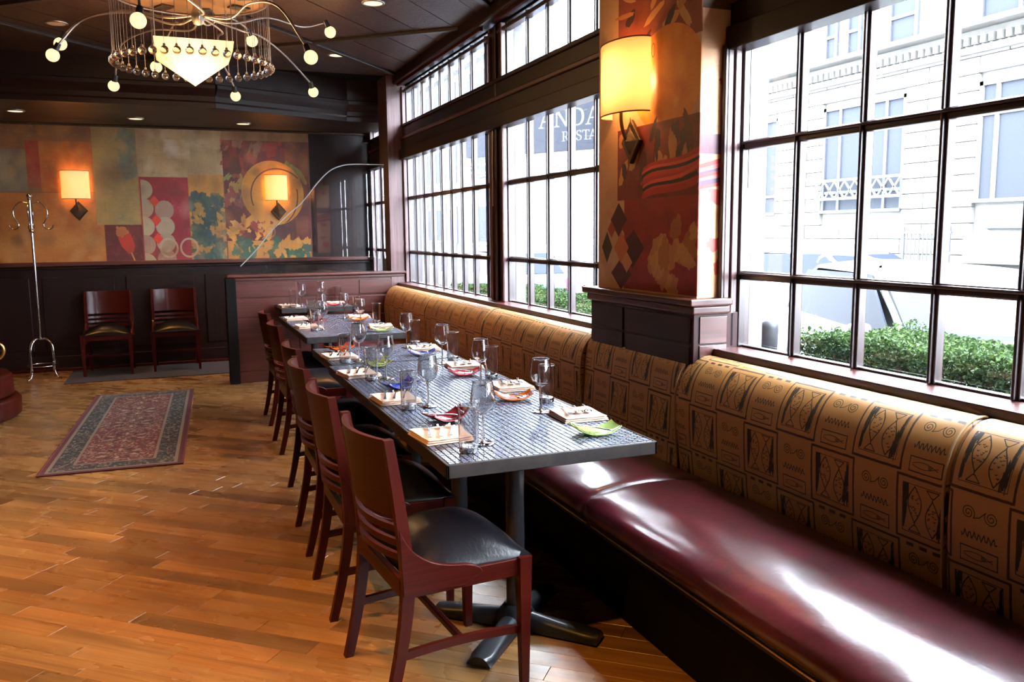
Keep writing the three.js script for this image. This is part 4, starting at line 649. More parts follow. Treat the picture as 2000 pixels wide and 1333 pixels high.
// ------------------------------------------------------------------ place settings
function makeWine() {
  const o = new THREE.Group(), out = smoothPts([[0.006, 0.108], [0.02, 0.114], [0.036, 0.13], [0.0445, 0.155], [0.043, 0.185], [0.0365, 0.228]], 22);
  part('bowl', lathe([...out, ...out.slice(2).reverse().map(([x, y]) => [x - 0.0016, y + (y < 0.13 ? 0.0014 : 0)]), [0, 0.1125]], 40), M.solidGlass, o);
  part('rim', new THREE.TorusGeometry(0.0364, 0.0008, 6, 40).rotateX(Math.PI / 2).translate(0, 0.228, 0), M.solidGlass, o);
  part('stem', lathe(smoothPts([[0.0, 0.113], [0.006, 0.111], [0.0042, 0.1], [0.0036, 0.06], [0.0042, 0.02], [0.009, 0.006], [0.02, 0.0035], [0.036, 0.0022], [0.0365, 0.0004], [0, 0.0004]], 30), 28), M.solidGlass, o);
  return o;
}
function makeTumbler() {
  const o = new THREE.Group();
  part('wall', lathe([[0.0336, 0.0195], [0.0375, 0.168], [0.0354, 0.168], [0.0316, 0.0222]].concat([[0.0336, 0.0195]]), 40), M.solidGlass, o);
  part('rim', new THREE.TorusGeometry(0.0373, 0.0011, 6, 40).rotateX(Math.PI / 2).translate(0, 0.168, 0), M.solidGlass, o);
  part('thick_base', lathe([[0, 0.021], [0.03, 0.0225], [0.0338, 0.02], [0.0333, 0.003], [0.030, 0.0006], [0, 0.0006]], 32), M.solidGlass, o);
  return o;
}
function makeNapkin() {
  const o = new THREE.Group();
  [[0.19, 0.205, 0.0, 0.0075], [0.184, 0.2, 0.0075, 0.0075], [0.18, 0.196, 0.015, 0.007]].forEach(([w, d, y, h], k) => part('fold', slab(14, 10, (u, v) => { const e = Math.pow(Math.sin(Math.PI * Math.min(0.999, u * 0.94 + 0.06)), 0.18) * Math.pow(Math.sin(Math.PI * v * 0.98 + 0.01), 0.14); return [(u - 0.5) * w, y + h * e + 0.002 * Math.sin(u * 7 + k * 2) * Math.sin(v * 5), (0.5 - v) * d]; }, (u, v) => [(u - 0.5) * w, y + 0.0004, (0.5 - v) * d], 1.0), M.napkin, o));
  return o;
}
function bend(g, f) { const p = g.attributes.position; for (let i = 0; i < p.count; i++) p.setY(i, p.getY(i) + f(p.getX(i))); g.computeVertexNormals(); return g; }
function flat(pts, th) { return extr(pts, th, 0.0006).rotateX(-Math.PI / 2); }      // outline in x-z, thin in y
function makeFork() {
  const o = new THREE.Group();
  part('handle', bend(flat([[-0.09, -0.0065], [-0.088, 0.0065], [-0.03, 0.004], [0.03, 0.0026], [0.042, 0.009], [0.055, 0.011], [0.055, -0.011], [0.042, -0.009], [0.03, -0.0026], [-0.03, -0.0035]], 0.0016), (x) => 0.004 + 0.10 * Math.max(0, x) * Math.max(0, 0.06 - x)), M.steel, o);
  for (let k = 0; k < 4; k++) part('tine', bend(flat([[0.053, -0.0012], [0.098, -0.0007], [0.098, 0.0007], [0.053, 0.0012]], 0.0014).translate(0, 0, -0.0096 + k * 0.0064), (x) => 0.004 + 2.2 * Math.pow(Math.max(0, x - 0.06), 2)), M.steel, o);
  return o;
}
function makeSpoon() {
  const o = new THREE.Group();
  part('handle', bend(flat([[-0.085, -0.0055], [-0.083, 0.0055], [-0.03, 0.003], [0.045, 0.0022], [0.045, -0.0022], [-0.03, -0.003]], 0.0016), (x) => 0.004 + 0.003 * Math.cos(x * 25)), M.steel, o);
  const F = (k) => (u, v) => { const a = u * Math.PI * 2, q = v; return [0.066 + Math.cos(a) * 0.027 * q * (1 - 0.12 * Math.cos(a)), 0.0062 - 0.006 * (1 - q * q) + k, Math.sin(a) * 0.0165 * q]; };
  part('spoon_bowl', slab(24, 6, F(0.0012), F(0), 1.2).translate(0, 0.0012, 0), M.steel, o);
  return o;
}
function makeKnife() {
  const o = new THREE.Group();
  part('handle', bx(0.075, 0.006, 0.011, -0.045, 0.004, 0, 0.0028, 2), M.steel, o);
  part('blade', flat([[-0.01, -0.004], [0.085, -0.0045], [0.1, 0.001], [0.094, 0.0075], [0.05, 0.009], [-0.01, 0.005]], 0.0012).translate(0, 0.003, 0), M.steel, o);
  return o;
}
function makePlate(mat) {                                               // slumped glass plate, two ends turned up
  const o = new THREE.Group(), w = 0.17, d = 0.125, y = (u, v) => 0.006 + 0.027 * Math.pow(Math.abs(2 * u - 1), 2.4) + 0.006 * Math.pow(Math.abs(2 * v - 1), 3);
  part('dish', slab(22, 12, (u, v) => [(u - 0.5) * w, y(u, v), (0.5 - v) * d * (1 - 0.10 * Math.pow(2 * u - 1, 2))], (u, v) => [(u - 0.5) * w, y(u, v) - 0.0045, (0.5 - v) * d * (1 - 0.10 * Math.pow(2 * u - 1, 2))], 0.8), mat, o);
  return o;
}
{
  const glassy = (r, g, b) => phys({ color: lin(r, g, b), roughness: 0.08, clearcoat: 0.8, clearcoatRoughness: 0.05, transmission: 0.25, thickness: 0 });
  const COL = { 'dark red': glassy(0.30, 0.012, 0.02), red: glassy(0.62, 0.012, 0.03), blue: glassy(0.02, 0.055, 0.36), green: glassy(0.42, 0.52, 0.16), 'pale green': glassy(0.50, 0.66, 0.20), orange: glassy(0.85, 0.20, 0.02), 'deep orange': glassy(0.75, 0.12, 0.015), maroon: glassy(0.25, 0.015, 0.03) };
  const proto = { wine_glass: makeWine(), tumbler: makeTumbler(), napkin: makeNapkin(), fork: makeFork(), spoon: makeSpoon(), butter_knife: makeKnife() }, first = {}, r = rng(404);
  const CAT = { wine_glass: 'wine glass', tumbler: 'drinking glass', napkin: 'napkin', fork: 'fork', spoon: 'spoon', butter_knife: 'knife' };
  const SAY = { wine_glass: 'stemmed wine glass', tumbler: 'tall water glass', napkin: 'peach napkin', fork: 'fork on the napkin', spoon: 'spoon on the napkin', butter_knife: 'steel butter knife' };
  const GRP = { wine_glass: 'wine glasses on the tables', tumbler: 'water glasses on the tables', napkin: 'folded napkins', fork: 'forks on the napkins', spoon: 'spoons on the napkins', butter_knife: 'butter knives' };
  const put = (kind, pos, turn, where, tilt) => {
    let o; const label = SAY[kind] + ' ' + where;
    if (!first[kind]) { o = first[kind] = proto[kind]; o.name = numbered(kind); o.position.set(...pos); o.rotation.set(0, turn, 0); o.userData = { label, category: CAT[kind], group: GRP[kind] }; scene.add(o); } else { o = dup(first[kind], pos, turn, label, GRP[kind]); o.rotation.set(0, turn, 0); }
    if (tilt) { o.rotation.order = 'YXZ'; o.rotation.z = tilt; }
    return o;
  };
  const Y1 = 0.7635, Y2 = 0.8015, aisle = 'aisle side', wall = 'banquette side';
  const sets = [ // plate colour, place, y, napkin, plate, tumbler, wine
    ['dark red', aisle, 'longest table', Y1, [0.886, -2.944], [0.985, -3.21], [0.911, -2.70], [0.998, -2.79]],
    ['blue', aisle, 'longest table', Y1, [0.9, -3.70], [0.99, -3.98], [0.907, -3.486], [1.001, -3.51]],
    ['green', aisle, 'longest table', Y1, [0.886, -4.456], [1.03, -4.71], [0.915, -4.27], [0.998, -4.28]],
    ['deep orange', aisle, 'small table', Y1, [0.91, -5.15], [0.965, -5.46], [0.905, -4.94], [0.995, -4.97]],
    ['pale green', wall, 'longest table', Y1, [1.503, -3.05], [1.435, -2.76], [1.513, -3.38], [1.407, -3.2]],
    ['orange', wall, 'longest table', Y1, [1.495, -3.77], [1.396, -3.49], [1.506, -4.07], [1.397, -3.93]],
    ['red', wall, 'longest table', Y1, [1.49, -4.48], [1.406, -4.22], [1.516, -4.76], [1.42, -4.66]],
    ['blue', wall, 'small table', Y1, [1.485, -5.27], [1.4, -5.04], [1.5, -5.55], [1.409, -5.43]],
    ['green', wall, 'middle table', Y1, [1.53, -6.72], [1.47, -6.42], [1.57, -7.05], [1.385, -6.82]],
    ['orange', wall, 'middle table', Y1, [1.53, -7.6], [1.47, -7.3], [1.57, -7.88], [1.39, -7.55]],
    ['maroon', aisle, 'middle table', Y1, [0.983, -6.964], [1.08, -7.24], [0.992, -6.66], [1.064, -6.72]],
    [null, aisle, 'middle table', Y1, [0.975, -7.67], null, [1.105, -7.62], [1.19, -7.57]],
    [null, aisle, 'last table', Y2, [1.04, -8.62], null, [1.06, -8.48], [1.155, -8.53]],
    ['red', wall, 'last table', Y2, [1.53, -8.75], [1.466, -8.5], [1.57, -8.87], [1.39, -8.8]],
  ];
  sets.forEach(([col, side, tab, y, nap, plate, tum, wine], k) => {
    const s = side === aisle ? 1 : -1, by = col ? `beside the ${col} plate, ${side} of the ${tab}` : `without a plate, ${side} of the ${tab}`, turn = (r() - 0.5) * 0.16 + (s > 0 ? 0.12 : -0.1);
    put('napkin', [nap[0], y, nap[1]], turn, by); const top = y + 0.0235;
    const base = s > 0 ? 1.27 : -1.85, along = [Math.cos(base), -Math.sin(base)], lay = (kind, q, a, by2) => put(kind, [nap[0] + q - along[0] * 0.012, top + 0.001, nap[1] - along[1] * 0.012], base + a, by2);
    lay('fork', -0.045, 0.04, by); lay('spoon', 0.0, 0.0, by); if (k < 10) lay('spoon', 0.042, -0.05, `outermost, ${by}`);
    put('wine_glass', [wine[0], y, wine[1]], r() * 6, by); put('tumbler', [tum[0], y, tum[1]], r() * 6, by);
    if (plate) {
      const o = makePlate(COL[col]); o.name = numbered('bread_plate'); o.userData = { label: `${col} slumped glass bread plate on the ${side} of the ${tab}`, category: 'plate', group: 'coloured glass bread plates' };
      const a = s > 0 ? 0.25 : -0.25 + (k === 4 ? 0.1 : 0); o.position.set(plate[0], y, plate[1]); o.rotation.y = a; scene.add(o);
      put('butter_knife', [plate[0] - 0.015, y + 0.025, plate[1] + 0.012], a + 2.2, `lying across the ${col} plate, ${side} of the ${tab}`, 0);
    }
  });
}
// ------------------------------------------------------------------ coat rack, urn, rugs
{
  const t = thing('coat_rack', 'tall slim steel coat rack with curled hooks standing by the wainscot', 'coat rack', [-1.385, 0, -10.2]);
  part('pole', lathe([[0.0, 0.42], [0.014, 0.42], [0.014, 1.9], [0.022, 1.91], [0.022, 1.92], [0.012, 1.925], [0, 1.925]], 16), M.steel, t);
  part('finial', new THREE.SphereGeometry(0.03, 18, 14).translate(0, 1.945, 0), M.steel, t); part('collar', lathe([[0.014, 1.56], [0.03, 1.575], [0.03, 1.59], [0.014, 1.605]], 16), M.steel, t);
  for (let k = 0; k < 4; k++) {
    const a = k * Math.PI / 2, c = Math.cos(a), s = Math.sin(a), P = (pts) => pts.map(([q, y]) => [q * c, y, q * s]);
    part('hook', tube(P([[0.012, 1.87], [0.09, 1.88], [0.155, 1.80], [0.15, 1.72], [0.115, 1.65], [0.135, 1.605], [0.185, 1.605], [0.205, 1.645]]), 0.0065, 40, 8), M.steel, t);
    const b = a + 0.6, c2 = Math.cos(b), s2 = Math.sin(b);
    part('leg', tube([[0, 0.425], [0.07, 0.43], [0.135, 0.37], [0.155, 0.22], [0.15, 0.1], [0.175, 0.03], [0.225, 0.008]].map(([q, y]) => [q * c2, y, q * s2]), 0.0085, 40, 8), M.steel, t);
  }
  const ring = []; for (let i = 0; i < 24; i++) { const a = i / 24 * 6.283; ring.push([Math.cos(a) * 0.15, 0.145, Math.sin(a) * 0.15]); } part('lower_ring', tube(ring, 0.005, 48, 6, true), M.steel, t);
}
{
  const t = thing('pedestal', 'stepped round wooden pedestal under the bronze urn at the edge of the picture', 'pedestal', [-1.83, 0, -8.15]);
  part('lower_tier', lathe([[0, 0.0], [0.5, 0.0], [0.535, 0.03], [0.54, 0.15], [0.52, 0.18], [0, 0.18]], 48), M.woodRed, t); part('upper_tier', lathe([[0, 0.18], [0.47, 0.18], [0.49, 0.2], [0.485, 0.35], [0.46, 0.38], [0, 0.38]], 48), M.woodRed, t);
  const u = thing('urn', 'big bellied bronze urn with a flared rim on the wooden pedestal', 'urn', [-1.83, 0.384, -8.15]);
  part('vessel', lathe(smoothPts([[0, 0.0], [0.2, 0.0], [0.24, 0.04], [0.34, 0.14], [0.405, 0.28], [0.37, 0.42], [0.25, 0.55], [0.2, 0.62], [0.24, 0.70], [0.36, 0.78]], 50).concat([[0.37, 0.79], [0.35, 0.80], [0.22, 0.72], [0, 0.70]]), 48), M.bronze, u);
  part('handle_ring', new THREE.TorusGeometry(0.07, 0.014, 8, 24).translate(0.4, 0.2, 0.16), M.brass, u);
  const p = thing('potted_plant', 'strap-leaved green plant growing out of the bronze urn', 'plant', [-1.83, 1.08, -8.15]), r = rng(12), g = std({ color: lin(0.22, 0.26, 0.06), roughness: 0.5 });
  for (let k = 0; k < 22; k++) {
    const a = k / 22 * 6.283 + r() * 0.3, L = 0.3 + 0.3 * r(), h = 0.14 + 0.32 * r(), F = (e) => (u2, v2) => { const q = u2 * L, y = h * Math.sin(u2 * 2.3) * 1.1, w = 0.026 * Math.sin(Math.PI * Math.min(0.98, u2 * 0.85 + 0.15)), z = (v2 - 0.5) * 2 * w; return [Math.cos(a) * q - Math.sin(a) * z, y + e - Math.abs(v2 - 0.5) * -0.012, Math.sin(a) * q + Math.cos(a) * z]; };
    part('leaf', slab(10, 2, F(0.0012), F(0), 1), g, p);
  }
}
{
  const w = 0.865, d = 2.89, g = bx(w, 0.009, d, 0, 0.0055, 0, 0.003), p = g.attributes.position, uv = g.attributes.uv; for (let i = 0; i < p.count; i++) uv.setXY(i, p.getX(i) / w + 0.5, p.getZ(i) / d + 0.5);
  const t = thing('rug', 'narrow patterned oriental rug with a dark border lying on the floorboards', 'rug', [-0.395, 0, -7.36], -2.6 * D2R); part('pile', g, M.rug, t);
  part('selvedge', merge([bx(0.012, 0.011, d, -w / 2, 0.0058, 0, 0.003), bx(0.012, 0.011, d, w / 2, 0.0058, 0, 0.003)]), std({ color: lin(0.09, 0.012, 0.012), roughness: 0.95 }), t);
  solo('door_mat', bb(-1.14, 2.1, 0.001, 0.008, -10.62, -9.68, 0.003), M.mat, 'long dark brown mat under the two chairs along the back wall', 'mat');
}
// ------------------------------------------------------------------ the street outside
const SY = -0.3;
{
  struct('ground', bb(2.52, 60, SY - 0.2, SY, -110, 30, 0), M.asphalt); struct('pavement', bb(2.52, 5.0, SY, SY + 0.1, -110, 30, 0), M.pavement); struct('far_pavement', bb(11.0, 13.0, SY, SY + 0.1, -110, 30, 0), M.pavement);
  struct('roof_outer', bb(XL - 0.4, 2.62, CEIL + 0.17, CEIL + 0.45, ZB - 0.3, ZF + 0.3, 0), M.plaster); struct('outer_wall', bb(2.46, 2.52, 3.1, 7, ZB, ZF, 0), M.limestone);
  // stone pilasters outside, which show as pale strips at the window edges
  for (const [a, b] of [[-4.07, -3.23], [-9.3, -8.99], [-0.4, 0.25]]) struct('outer_pier', bb(2.52, 2.545, SY, 4, a, b, 0.01), M.limestone);
}
function hedge(label, x0, x1, z0, z1, h, n, seed) {
  const t = thing('hedge', label, 'hedge'), r = rng(seed);
  part('planter_bed', bb(x0 - 0.05, x1 + 0.05, SY, SY + 0.2, z0, z1, 0.01), M.soil, t);
  const g = new THREE.BufferGeometry(), L = 0.019, w = 0.0066, dr = 0.0035; // a small folded, pointed leaf
  g.setAttribute('position', new THREE.Float32BufferAttribute([0, 0, 0, w, dr, L * 0.4, 0, 0, L * 0.5, -w, dr, L * 0.4, w * 0.6, dr, L * 0.75, 0, -0.003, L, -w * 0.6, dr, L * 0.75], 3)); g.setIndex([0, 1, 2, 0, 2, 3, 2, 1, 4, 2, 4, 5, 2, 5, 6, 2, 6, 3]); g.computeVertexNormals();
  const im = new THREE.InstancedMesh(g, M.leaf, n), o = new THREE.Object3D();
  const bump = (z, x) => 0.10 * (fbm(((z * 0.21 % 1) + 1) % 1, ((x * 0.3 % 1) + 1) % 1, 8, 4, 3, seed) - 0.5) * 2;
  for (let k = 0; k < n; k++) {
    const z = z0 + (z1 - z0) * r(), top = r() < 0.45; let x, y; const depth = Math.pow(r(), 1.6) * 0.22;
    if (top) { x = x0 + (x1 - x0) * r(); y = h + bump(z, x) - depth; } else { x = x0 + bump(z, 3 + r()) * 0.9 + depth; y = SY + 0.15 + (h - SY - 0.15) * r() ; }
    if (Math.abs(y - h) < 0.14 && !top) x += 0.05;
    o.position.set(x, y, z); o.rotation.set((r() - 0.5) * 2.6 - 0.3, r() * 6.283, (r() - 0.5) * 2.0); o.scale.setScalar(0.7 + 0.9 * r()); o.updateMatrix(); im.setMatrixAt(k, o.matrix);
    const q = r(), young = r() < 0.25 ? 1.6 : 1; im.setColorAt(k, lin((0.09 + 0.12 * q) * young, (0.20 + 0.17 * q) * young, 0.06 + 0.07 * q));
  }
  im.name = 'foliage'; im.userData.kind = 'stuff'; sh(im); t.add(im);
  const tw = []; for (let k = 0; k < 60; k++) { const z = z0 + (z1 - z0) * r(), x = x0 + 0.1 + r() * 0.3; tw.push(tube([[x, SY + 0.1, z], [x + (r() - 0.5) * 0.1, (SY + h) / 2, z + (r() - 0.5) * 0.16], [x + (r() - 0.5) * 0.3, h - 0.1, z + (r() - 0.5) * 0.4]], 0.006, 6, 5)); }
  const m = part('branches', merge(tw), M.twig, t); m.userData.kind = 'stuff';
}
hedge('clipped leafy hedge growing outside the near window', 3.0, 3.85, -3.55, 0.2, 1.0, 110000, 41);
hedge('clipped leafy hedge growing outside the far windows', 3.0, 3.7, -9.6, -4.5, 0.93, 80000, 42);
{ const t = thing('bollard', 'dark grey pipe with a slanted top standing outside the near window pane', 'bollard', [3.0, SY + 0.1, -3.72]); part('post', cyl(0.028, 0.028, 1.1, 0, 0.55, 0, 16), M.blackIron, t); part('sleeve', cyl(0.05, 0.046, 0.26, 0, 1.06, 0, 18), std({ color: lin(0.008, 0.010, 0.014), roughness: 0.6 }), t); part('cap', new THREE.SphereGeometry(0.05, 16, 10, 0, 6.3, 0, 1.57).translate(0, 1.19, 0), std({ color: lin(0.008, 0.010, 0.014), roughness: 0.6 }), t); }
{ // stone building across the street; its face is the plane x = 13
  const X = 13, t = thing('building', 'pale stone street front with tall windows across the road', 'building');
  part('wall', bb(X + 0.06, X + 7, SY, 6.7, -34, 4, 0), M.limestone, t);
  const openings = [[-14.55, -12.36, 1.85, 4.05], [-10.8, -6.6, 0.9, 4.0], [-18.4, -16.0, 1.85, 4.05], [-22.5, -20.2, 1.85, 4.05], [-5.6, -3.4, 1.85, 4.05]];
  const rows = []; for (let y = 0.75; y < 4.45; y += 0.283) rows.push(y);
  for (const y of rows) { let z = -26 + (Math.round(y / 0.283) % 2) * 0.5; while (z < 2) { const L = 1.05; const a = z + 0.008, b = z + L - 0.008; let segs = [[a, b]]; for (const [o0, o1, y0, y1] of openings) if (y + 0.27 > y0 && y < y1) segs = segs.flatMap(([p, q]) => (q <= o0 || p >= o1 ? [[p, q]] : [...(p < o0 ? [[p, o0]] : []), ...(q > o1 ? [[o1, q]] : [])])); for (const [p, q] of segs) if (q - p > 0.06) part('stone_block', bb(X - 0.03, X + 0.07, y + 0.006, y + 0.277, p, q, 0.012), M.limestone, t); z += L; } }
  part('plinth', bb(X - 0.1, X + 0.07, SY, 0.74, -34, 4, 0.02), M.limestone, t);
  part('cornice', bb(X - 0.3, X + 0.07, 4.9, 5.0, -34, 4, 0.03), M.limestone, t); part('cornice_bed', bb(X - 0.12, X + 0.07, 4.48, 4.6, -34, 4, 0.02), M.limestone, t);
  for (let z = -20; z < -6; z += 0.16) part('dentil', bb(X - 0.16, X + 0.07, 4.62, 4.76, z, z + 0.085, 0), M.limestone, t);
  const windowAt = (z0, z1, y0, y1, mz, my, frame = M.farFrame) => {
    const f = part('window', merge([bb(X - 0.0, X + 0.1, y0, y1, z0, z0 + 0.07, 0), bb(X, X + 0.1, y0, y1, z1 - 0.07, z1, 0), bb(X, X + 0.1, y1 - 0.07, y1, z0, z1, 0), bb(X - 0.06, X + 0.1, y0, y0 + 0.06, z0, z1, 0), ...mz.map((z) => bb(X + 0.01, X + 0.09, y0, y1, z - 0.035, z + 0.035, 0)), ...my.map((y) => bb(X + 0.01, X + 0.09, y - 0.03, y + 0.03, z0, z1, 0))]), frame, t);
    const zs = [z0 + 0.05, ...mz, z1 - 0.05], ys = [y0 + 0.05, ...my, y1 - 0.05]; for (let i = 0; i < zs.length - 1; i++) for (let j = 0; j < ys.length - 1; j++) part('pane', bb(X + 0.045, X + 0.058, ys[j], ys[j + 1], zs[i], zs[i + 1], 0), M.farGlass, f);
  };
  for (const [z0, z1] of [[-14.62, -14.25], [-14.0, -13.6], [-12.9, -12.2], [-10.9, -10.1], [-17.6, -16.9], [-20.5, -19.7], [-8.8, -8.0]]) windowAt(z0, z1, 4.98, 6.6, [], [5.5]);
  for (const o of openings) { const m = (o[0] + o[1]) / 2; if (o[2] > 1) windowAt(o[0], o[1], o[2], o[3], [o[0] + 0.48, m + 0.1, o[1] - 0.48], [2.28, 3.52]); }
  windowAt(-10.8, -6.6, 1.95, 4.0, [-10.45], [3.45], M.paleFrame);
  part('signboard', bb(X - 0.03, X + 0.05, 1.5, 1.9, -10.55, -7.0, 0.01), std({ color: lin(0.035, 0.06, 0.07), roughness: 0.6 }), t);
  part('shop_step', bb(X - 0.2, X + 0.05, 0.9, 1.42, -10.8, -6.6, 0.02), M.paleFrame, t);
  { const tr = new THREE.Group(); tr.name = 'window_balustrade'; t.add(tr); const z0 = -14.6, z1 = -12.3, S = 8, dz = (z1 - z0) / S; for (const y of [2.12, 2.5]) part('rail', bb(X - 0.14, X - 0.1, y, y + 0.05, z0, z1, 0), M.paleFrame, tr); for (let k = 0; k < S; k++) for (const s of [-1, 1]) { const g = new THREE.BoxGeometry(0.025, 0.035, Math.hypot(dz, 0.36)); g.rotateX(s * Math.atan2(0.36, dz)); g.translate(X - 0.12, 2.32, z0 + (k + 0.5) * dz); part('lattice_bar', g, M.paleFrame, tr); } }
  { const f = thing('street_railing', 'low pale metal railing standing before the stone front', 'railing', [0, 0, 0]); for (let z = -11.9; z < -10.9; z += 0.09) part('picket', cyl(0.012, 0.012, 0.75, 12.6, 1.05, z, 6), M.farFrame, f); part('rail', bb(12.58, 12.62, 1.42, 1.46, -12, -10.85, 0), M.farFrame, f); part('post', cyl(0.03, 0.03, 1.8, 12.6, SY + 0.95, -11.9, 8), M.farFrame, f); part('post', cyl(0.03, 0.03, 1.8, 12.6, SY + 0.95, -10.9, 8), M.farFrame, f); }
  // blocks further down the street
  const far = (label, z0, z1, h, x, col) => { const b = thing('building', label, 'building'); part('wall', bb(x, x + 9, SY, h, z0, z1, 0), std({ color: lin(...col.map((q) => q * 0.1)), map: T.stone, roughness: 0.9 }), b); for (let z = z0 + 0.8; z < z1 - 1.4; z += 2.2) for (let y = 1; y < h - 2; y += 3) { const f = part('window', bb(x - 0.06, x + 0.02, y, y + 1.8, z, z + 1.2, 0.01), M.farFrame, b); part('pane', bb(x - 0.075, x - 0.05, y + 0.1, y + 1.7, z + 0.1, z + 1.1, 0), M.farGlass, f); } part('cornice', bb(x - 0.3, x + 0.05, h - 0.4, h, z0, z1, 0.02), M.limestone, b); };
  far('grey blue block further down the street beyond the stone front', -62, -35.2, 9.6, 13.2, [0.30, 0.36, 0.46]);
  far('pale block at the far end of the street', -104, -63, 7, 12.6, [0.55, 0.57, 0.6]);
}
{ // awning panel with lettering, on a white frame
  const t = thing('awning', 'blue grey awning panel with white serif lettering on a white frame outside the window', 'awning', [5.0, 0, -10.5], -0.98);
  const g = bx(3.4, 0.8, 0.03, 0, 3.0, 0, 0.006), p = g.attributes.position, uv = g.attributes.uv; for (let i = 0; i < p.count; i++) uv.setXY(i, p.getX(i) / 3.4 + 0.5, (p.getY(i) - 2.6) / 0.8);
  part('fabric_panel', g, std({ color: lin(0.09, 0.09, 0.09), map: T.sign, roughness: 0.85 }), t);
  for (const y of [2.5, 2.38, 2.2]) part('frame_bar', bx(3.4, 0.035, 0.035, 0, y, 0, 0.006), M.paleFrame, t);
  for (let k = 0; k < 4; k++) part('frame_brace', bx(0.95, 0.03, 0.03, 0, 0, 0, 0.005).rotateZ(k % 2 ? 0.28 : -0.28).translate(-1.25 + k * 0.83, 2.35, 0), M.paleFrame, t);
  for (const x of [-1.65, 1.65]) part('post', cyl(0.035, 0.035, 2.9, x, SY + 1.45, 0, 10), M.paleFrame, t);
}
function car(label, pos, turn, col, cabinDark) {
  const t = thing('car', label, 'car', pos, turn), paint = phys({ color: lin(...col), roughness: 0.4, clearcoat: 0.2 });
  const sh1 = new THREE.Shape(); sh1.moveTo(-2.2, 0.28); sh1.lineTo(-2.22, 0.78); sh1.quadraticCurveTo(-2.15, 0.92, -1.95, 0.93); sh1.lineTo(1.1, 0.93); sh1.quadraticCurveTo(1.95, 0.86, 2.2, 0.68); sh1.lineTo(2.22, 0.3); sh1.lineTo(1.75, 0.26); sh1.absarc(1.35, 0.3, 0.37, 0, Math.PI, false); sh1.lineTo(-0.98, 0.26); sh1.absarc(-1.35, 0.3, 0.37, 0, Math.PI, false); sh1.lineTo(-2.2, 0.28);
  part('body', new THREE.ExtrudeGeometry(sh1, { depth: 1.6, bevelEnabled: true, bevelSize: 0.06, bevelThickness: 0.08, bevelSegments: 4, curveSegments: 12 }).translate(0, 0, -0.8), paint, t);
  const F = (k) => (u, v) => { const x = -2.0 + u * 3.15, y = 0.93 + 0.55 * Math.min(1, Math.min((u) * 5.2, (1 - u) * 2.9)) ** 0.8, s = (v - 0.5) * 2; return [x, y + k - 0.05 * s * s, s * (0.8 - 0.16 * (y - 0.93) / 0.55)]; };
  part('roof', slab(24, 8, F(0.03), F(0), 1.2), paint, t);
  for (const s of [-1, 1]) { const w = new THREE.Shape(); w.moveTo(-1.85, 0.95); w.lineTo(-1.5, 1.40); w.lineTo(0.15, 1.43); w.lineTo(0.95, 0.95); w.lineTo(-1.85, 0.95); const wg = new THREE.ExtrudeGeometry(w, { depth: 0.02, bevelEnabled: false }); wg.rotateX(s * -0.28).translate(0, 0, 0); const pp = wg.attributes.position; for (let i = 0; i < pp.count; i++) { } wg.computeBoundingBox(); wg.translate(0, 0.97 - wg.boundingBox.min.y, s > 0 ? 0.8 - wg.boundingBox.max.z + 0.02 : -0.8 - wg.boundingBox.min.z - 0.02); part('side_window', wg, cabinDark, t); }
  part('windscreen', slab(6, 4, (u, v) => [1.12 - v * 0.85, 0.95 + v * 0.44, (u - 0.5) * 2 * (0.74 - 0.12 * v)], (u, v) => [1.09 - v * 0.85, 0.93 + v * 0.44, (u - 0.5) * 2 * (0.74 - 0.12 * v)], 1).translate(0.03, 0.03, 0), cabinDark, t);
  part('rear_window', slab(6, 4, (u, v) => [-1.98 + v * 0.42, 0.97 + v * 0.40, (0.5 - u) * 2 * (0.72 - 0.12 * v)], (u, v) => [-1.94 + v * 0.42, 0.95 + v * 0.40, (0.5 - u) * 2 * (0.72 - 0.12 * v)], 1).translate(-0.06, 0.02, 0), cabinDark, t);
  for (const s of [-1, 1]) { for (const x of [-1.35, 1.35]) { const wh = part('wheel', cyl(0.33, 0.33, 0.2, 0, 0, 0, 28).rotateX(Math.PI / 2).translate(x, 0.33, s * 0.76), M.black, t); part('rim', cyl(0.2, 0.2, 0.212, 0, 0, 0, 20).rotateX(Math.PI / 2).translate(x, 0.33, s * 0.76), M.satin, wh); } part('tail_light', bx(0.05, 0.26, 0.16, -2.27, 0.78, s * 0.72, 0.02), std({ color: lin(0.7, 0.02, 0.05), roughness: 0.3 }), t); part('roof_rail', tube([[-1.5, 1.48, s * 0.6], [-1.4, 1.54, s * 0.6], [0, 1.555, s * 0.6], [0.15, 1.5, s * 0.6]], 0.014, 20, 6), M.satin, t); part('wing_mirror', bx(0.1, 0.13, 0.18, 0.75, 1.02, s * 0.98, 0.04, 2), paint, t); }
}
{
  const dk = phys({ color: lin(0.013, 0.017, 0.026), roughness: 0.5, specularIntensity: 0.12 });
  car('silver estate car with roof rails parked at the kerb outside the near window', [6.15, SY, -5.35], 1.15 + Math.PI, [0.16, 0.165, 0.175], dk);
  car('white car parked behind the silver one nearer the stone front', [10.1, SY, -10.6], -Math.PI / 2, [0.8, 0.8, 0.8], dk);
  car('dark blue car parked further along the street beyond the far hedge', [6.6, SY, -17.5], Math.PI / 2, [0.06, 0.1, 0.2], dk);
}
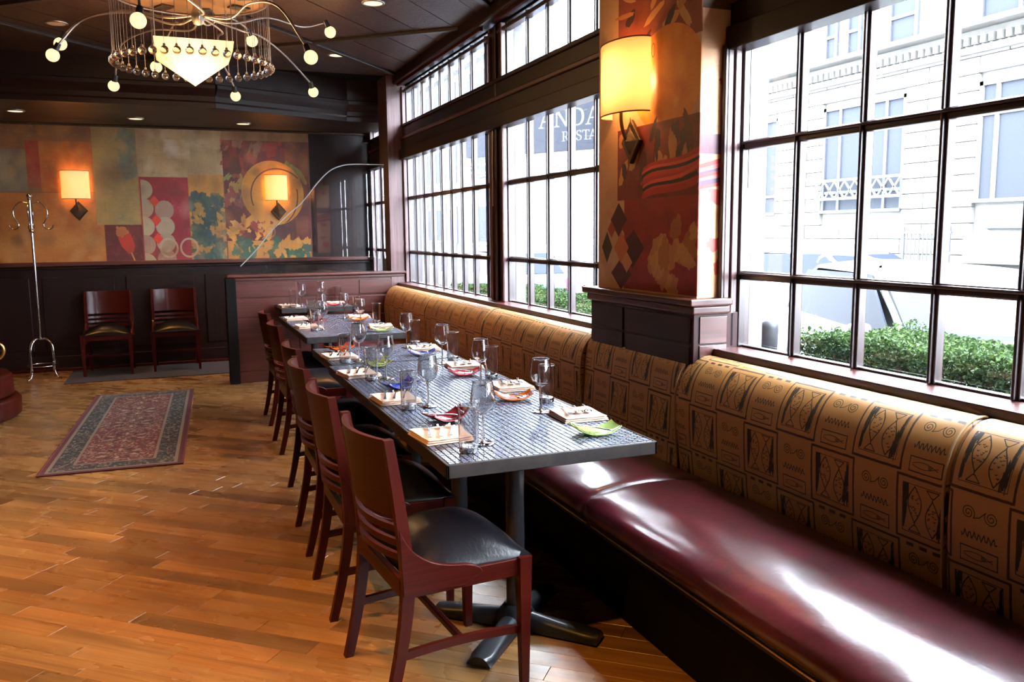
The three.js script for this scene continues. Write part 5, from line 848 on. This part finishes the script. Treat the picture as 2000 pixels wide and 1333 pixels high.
{ // small street things seen through the far windows
  const m = thing('mail_box', 'dark blue mailbox on the pavement outside the far window', 'mailbox', [4.6, SY + 0.1, -7.9]); part('case', bb(-0.24, 0.24, 0.22, 1.15, -0.22, 0.22, 0.02), std({ color: lin(0.05, 0.09, 0.2), roughness: 0.4 }), m); part('hood', cyl(0.24, 0.24, 0.44, 0, 0, 0, 24).rotateX(Math.PI / 2).translate(0, 1.15, 0), std({ color: lin(0.05, 0.09, 0.2), roughness: 0.4 }), m); for (const x of [-0.18, 0.18]) for (const z of [-0.16, 0.16]) part('leg', bb(x - 0.03, x + 0.03, 0, 0.24, z - 0.03, z + 0.03, 0.004), M.blackIron, m);
  const leafy = (name, label, cat, pos, rad, y, cols, n, seed, trunk) => { const t = thing(name, label, cat, pos), r = rng(seed), g = new THREE.OctahedronGeometry(0.06, 0); g.scale(1, 0.25, 0.6); const im = new THREE.InstancedMesh(g, M.leaf, n), o = new THREE.Object3D(); for (let k = 0; k < n; k++) { const d = V(r() - 0.5, r() - 0.5, r() - 0.5).normalize().multiplyScalar(rad * Math.pow(r(), 0.4)); o.position.set(d.x, y + d.y * 0.85, d.z); o.rotation.set(r() * 6, r() * 6, r() * 6); o.scale.setScalar(0.6 + r() * 0.8); o.updateMatrix(); im.setMatrixAt(k, o.matrix); im.setColorAt(k, lin(...cols[r() * cols.length | 0])); } im.name = 'foliage'; im.userData.kind = 'stuff'; t.add(sh(im)); if (trunk) { part('trunk', tube([[0, 0, 0], [0.03, y * 0.5, 0.02], [0, y, 0]], trunk, 10, 8), M.twig, t); for (let k = 0; k < 6; k++) { const a = k * 1.05; part('branch', tube([[0, y - rad * 0.8, 0], [Math.cos(a) * rad * 0.35, y - rad * 0.2, Math.sin(a) * rad * 0.35], [Math.cos(a) * rad * 0.7, y + rad * 0.4, Math.sin(a) * rad * 0.7]], trunk * 0.4, 8, 5), M.twig, t); } } };
  leafy('flower_bush', 'bush of red flowers on the pavement beyond the hedge', 'flowers', [4.5, SY + 0.1, -8.6], 0.32, 0.85, [[0.6, 0.03, 0.08], [0.75, 0.1, 0.15], [0.15, 0.3, 0.08]], 260, 5, 0.02);
  leafy('young_tree', 'bright green young tree beyond the hedge beside the mailbox', 'tree', [4.15, SY + 0.1, -7.2], 0.34, 1.15, [[0.25, 0.45, 0.08], [0.35, 0.55, 0.12], [0.18, 0.36, 0.07]], 320, 6, 0.02);
  leafy('street_tree', 'leafy street tree far along the pavement', 'tree', [5.2, SY + 0.1, -24], 1.5, 3.4, [[0.2, 0.34, 0.1], [0.3, 0.45, 0.14]], 900, 8, 0.09);
}
renderer.render(scene, camera);
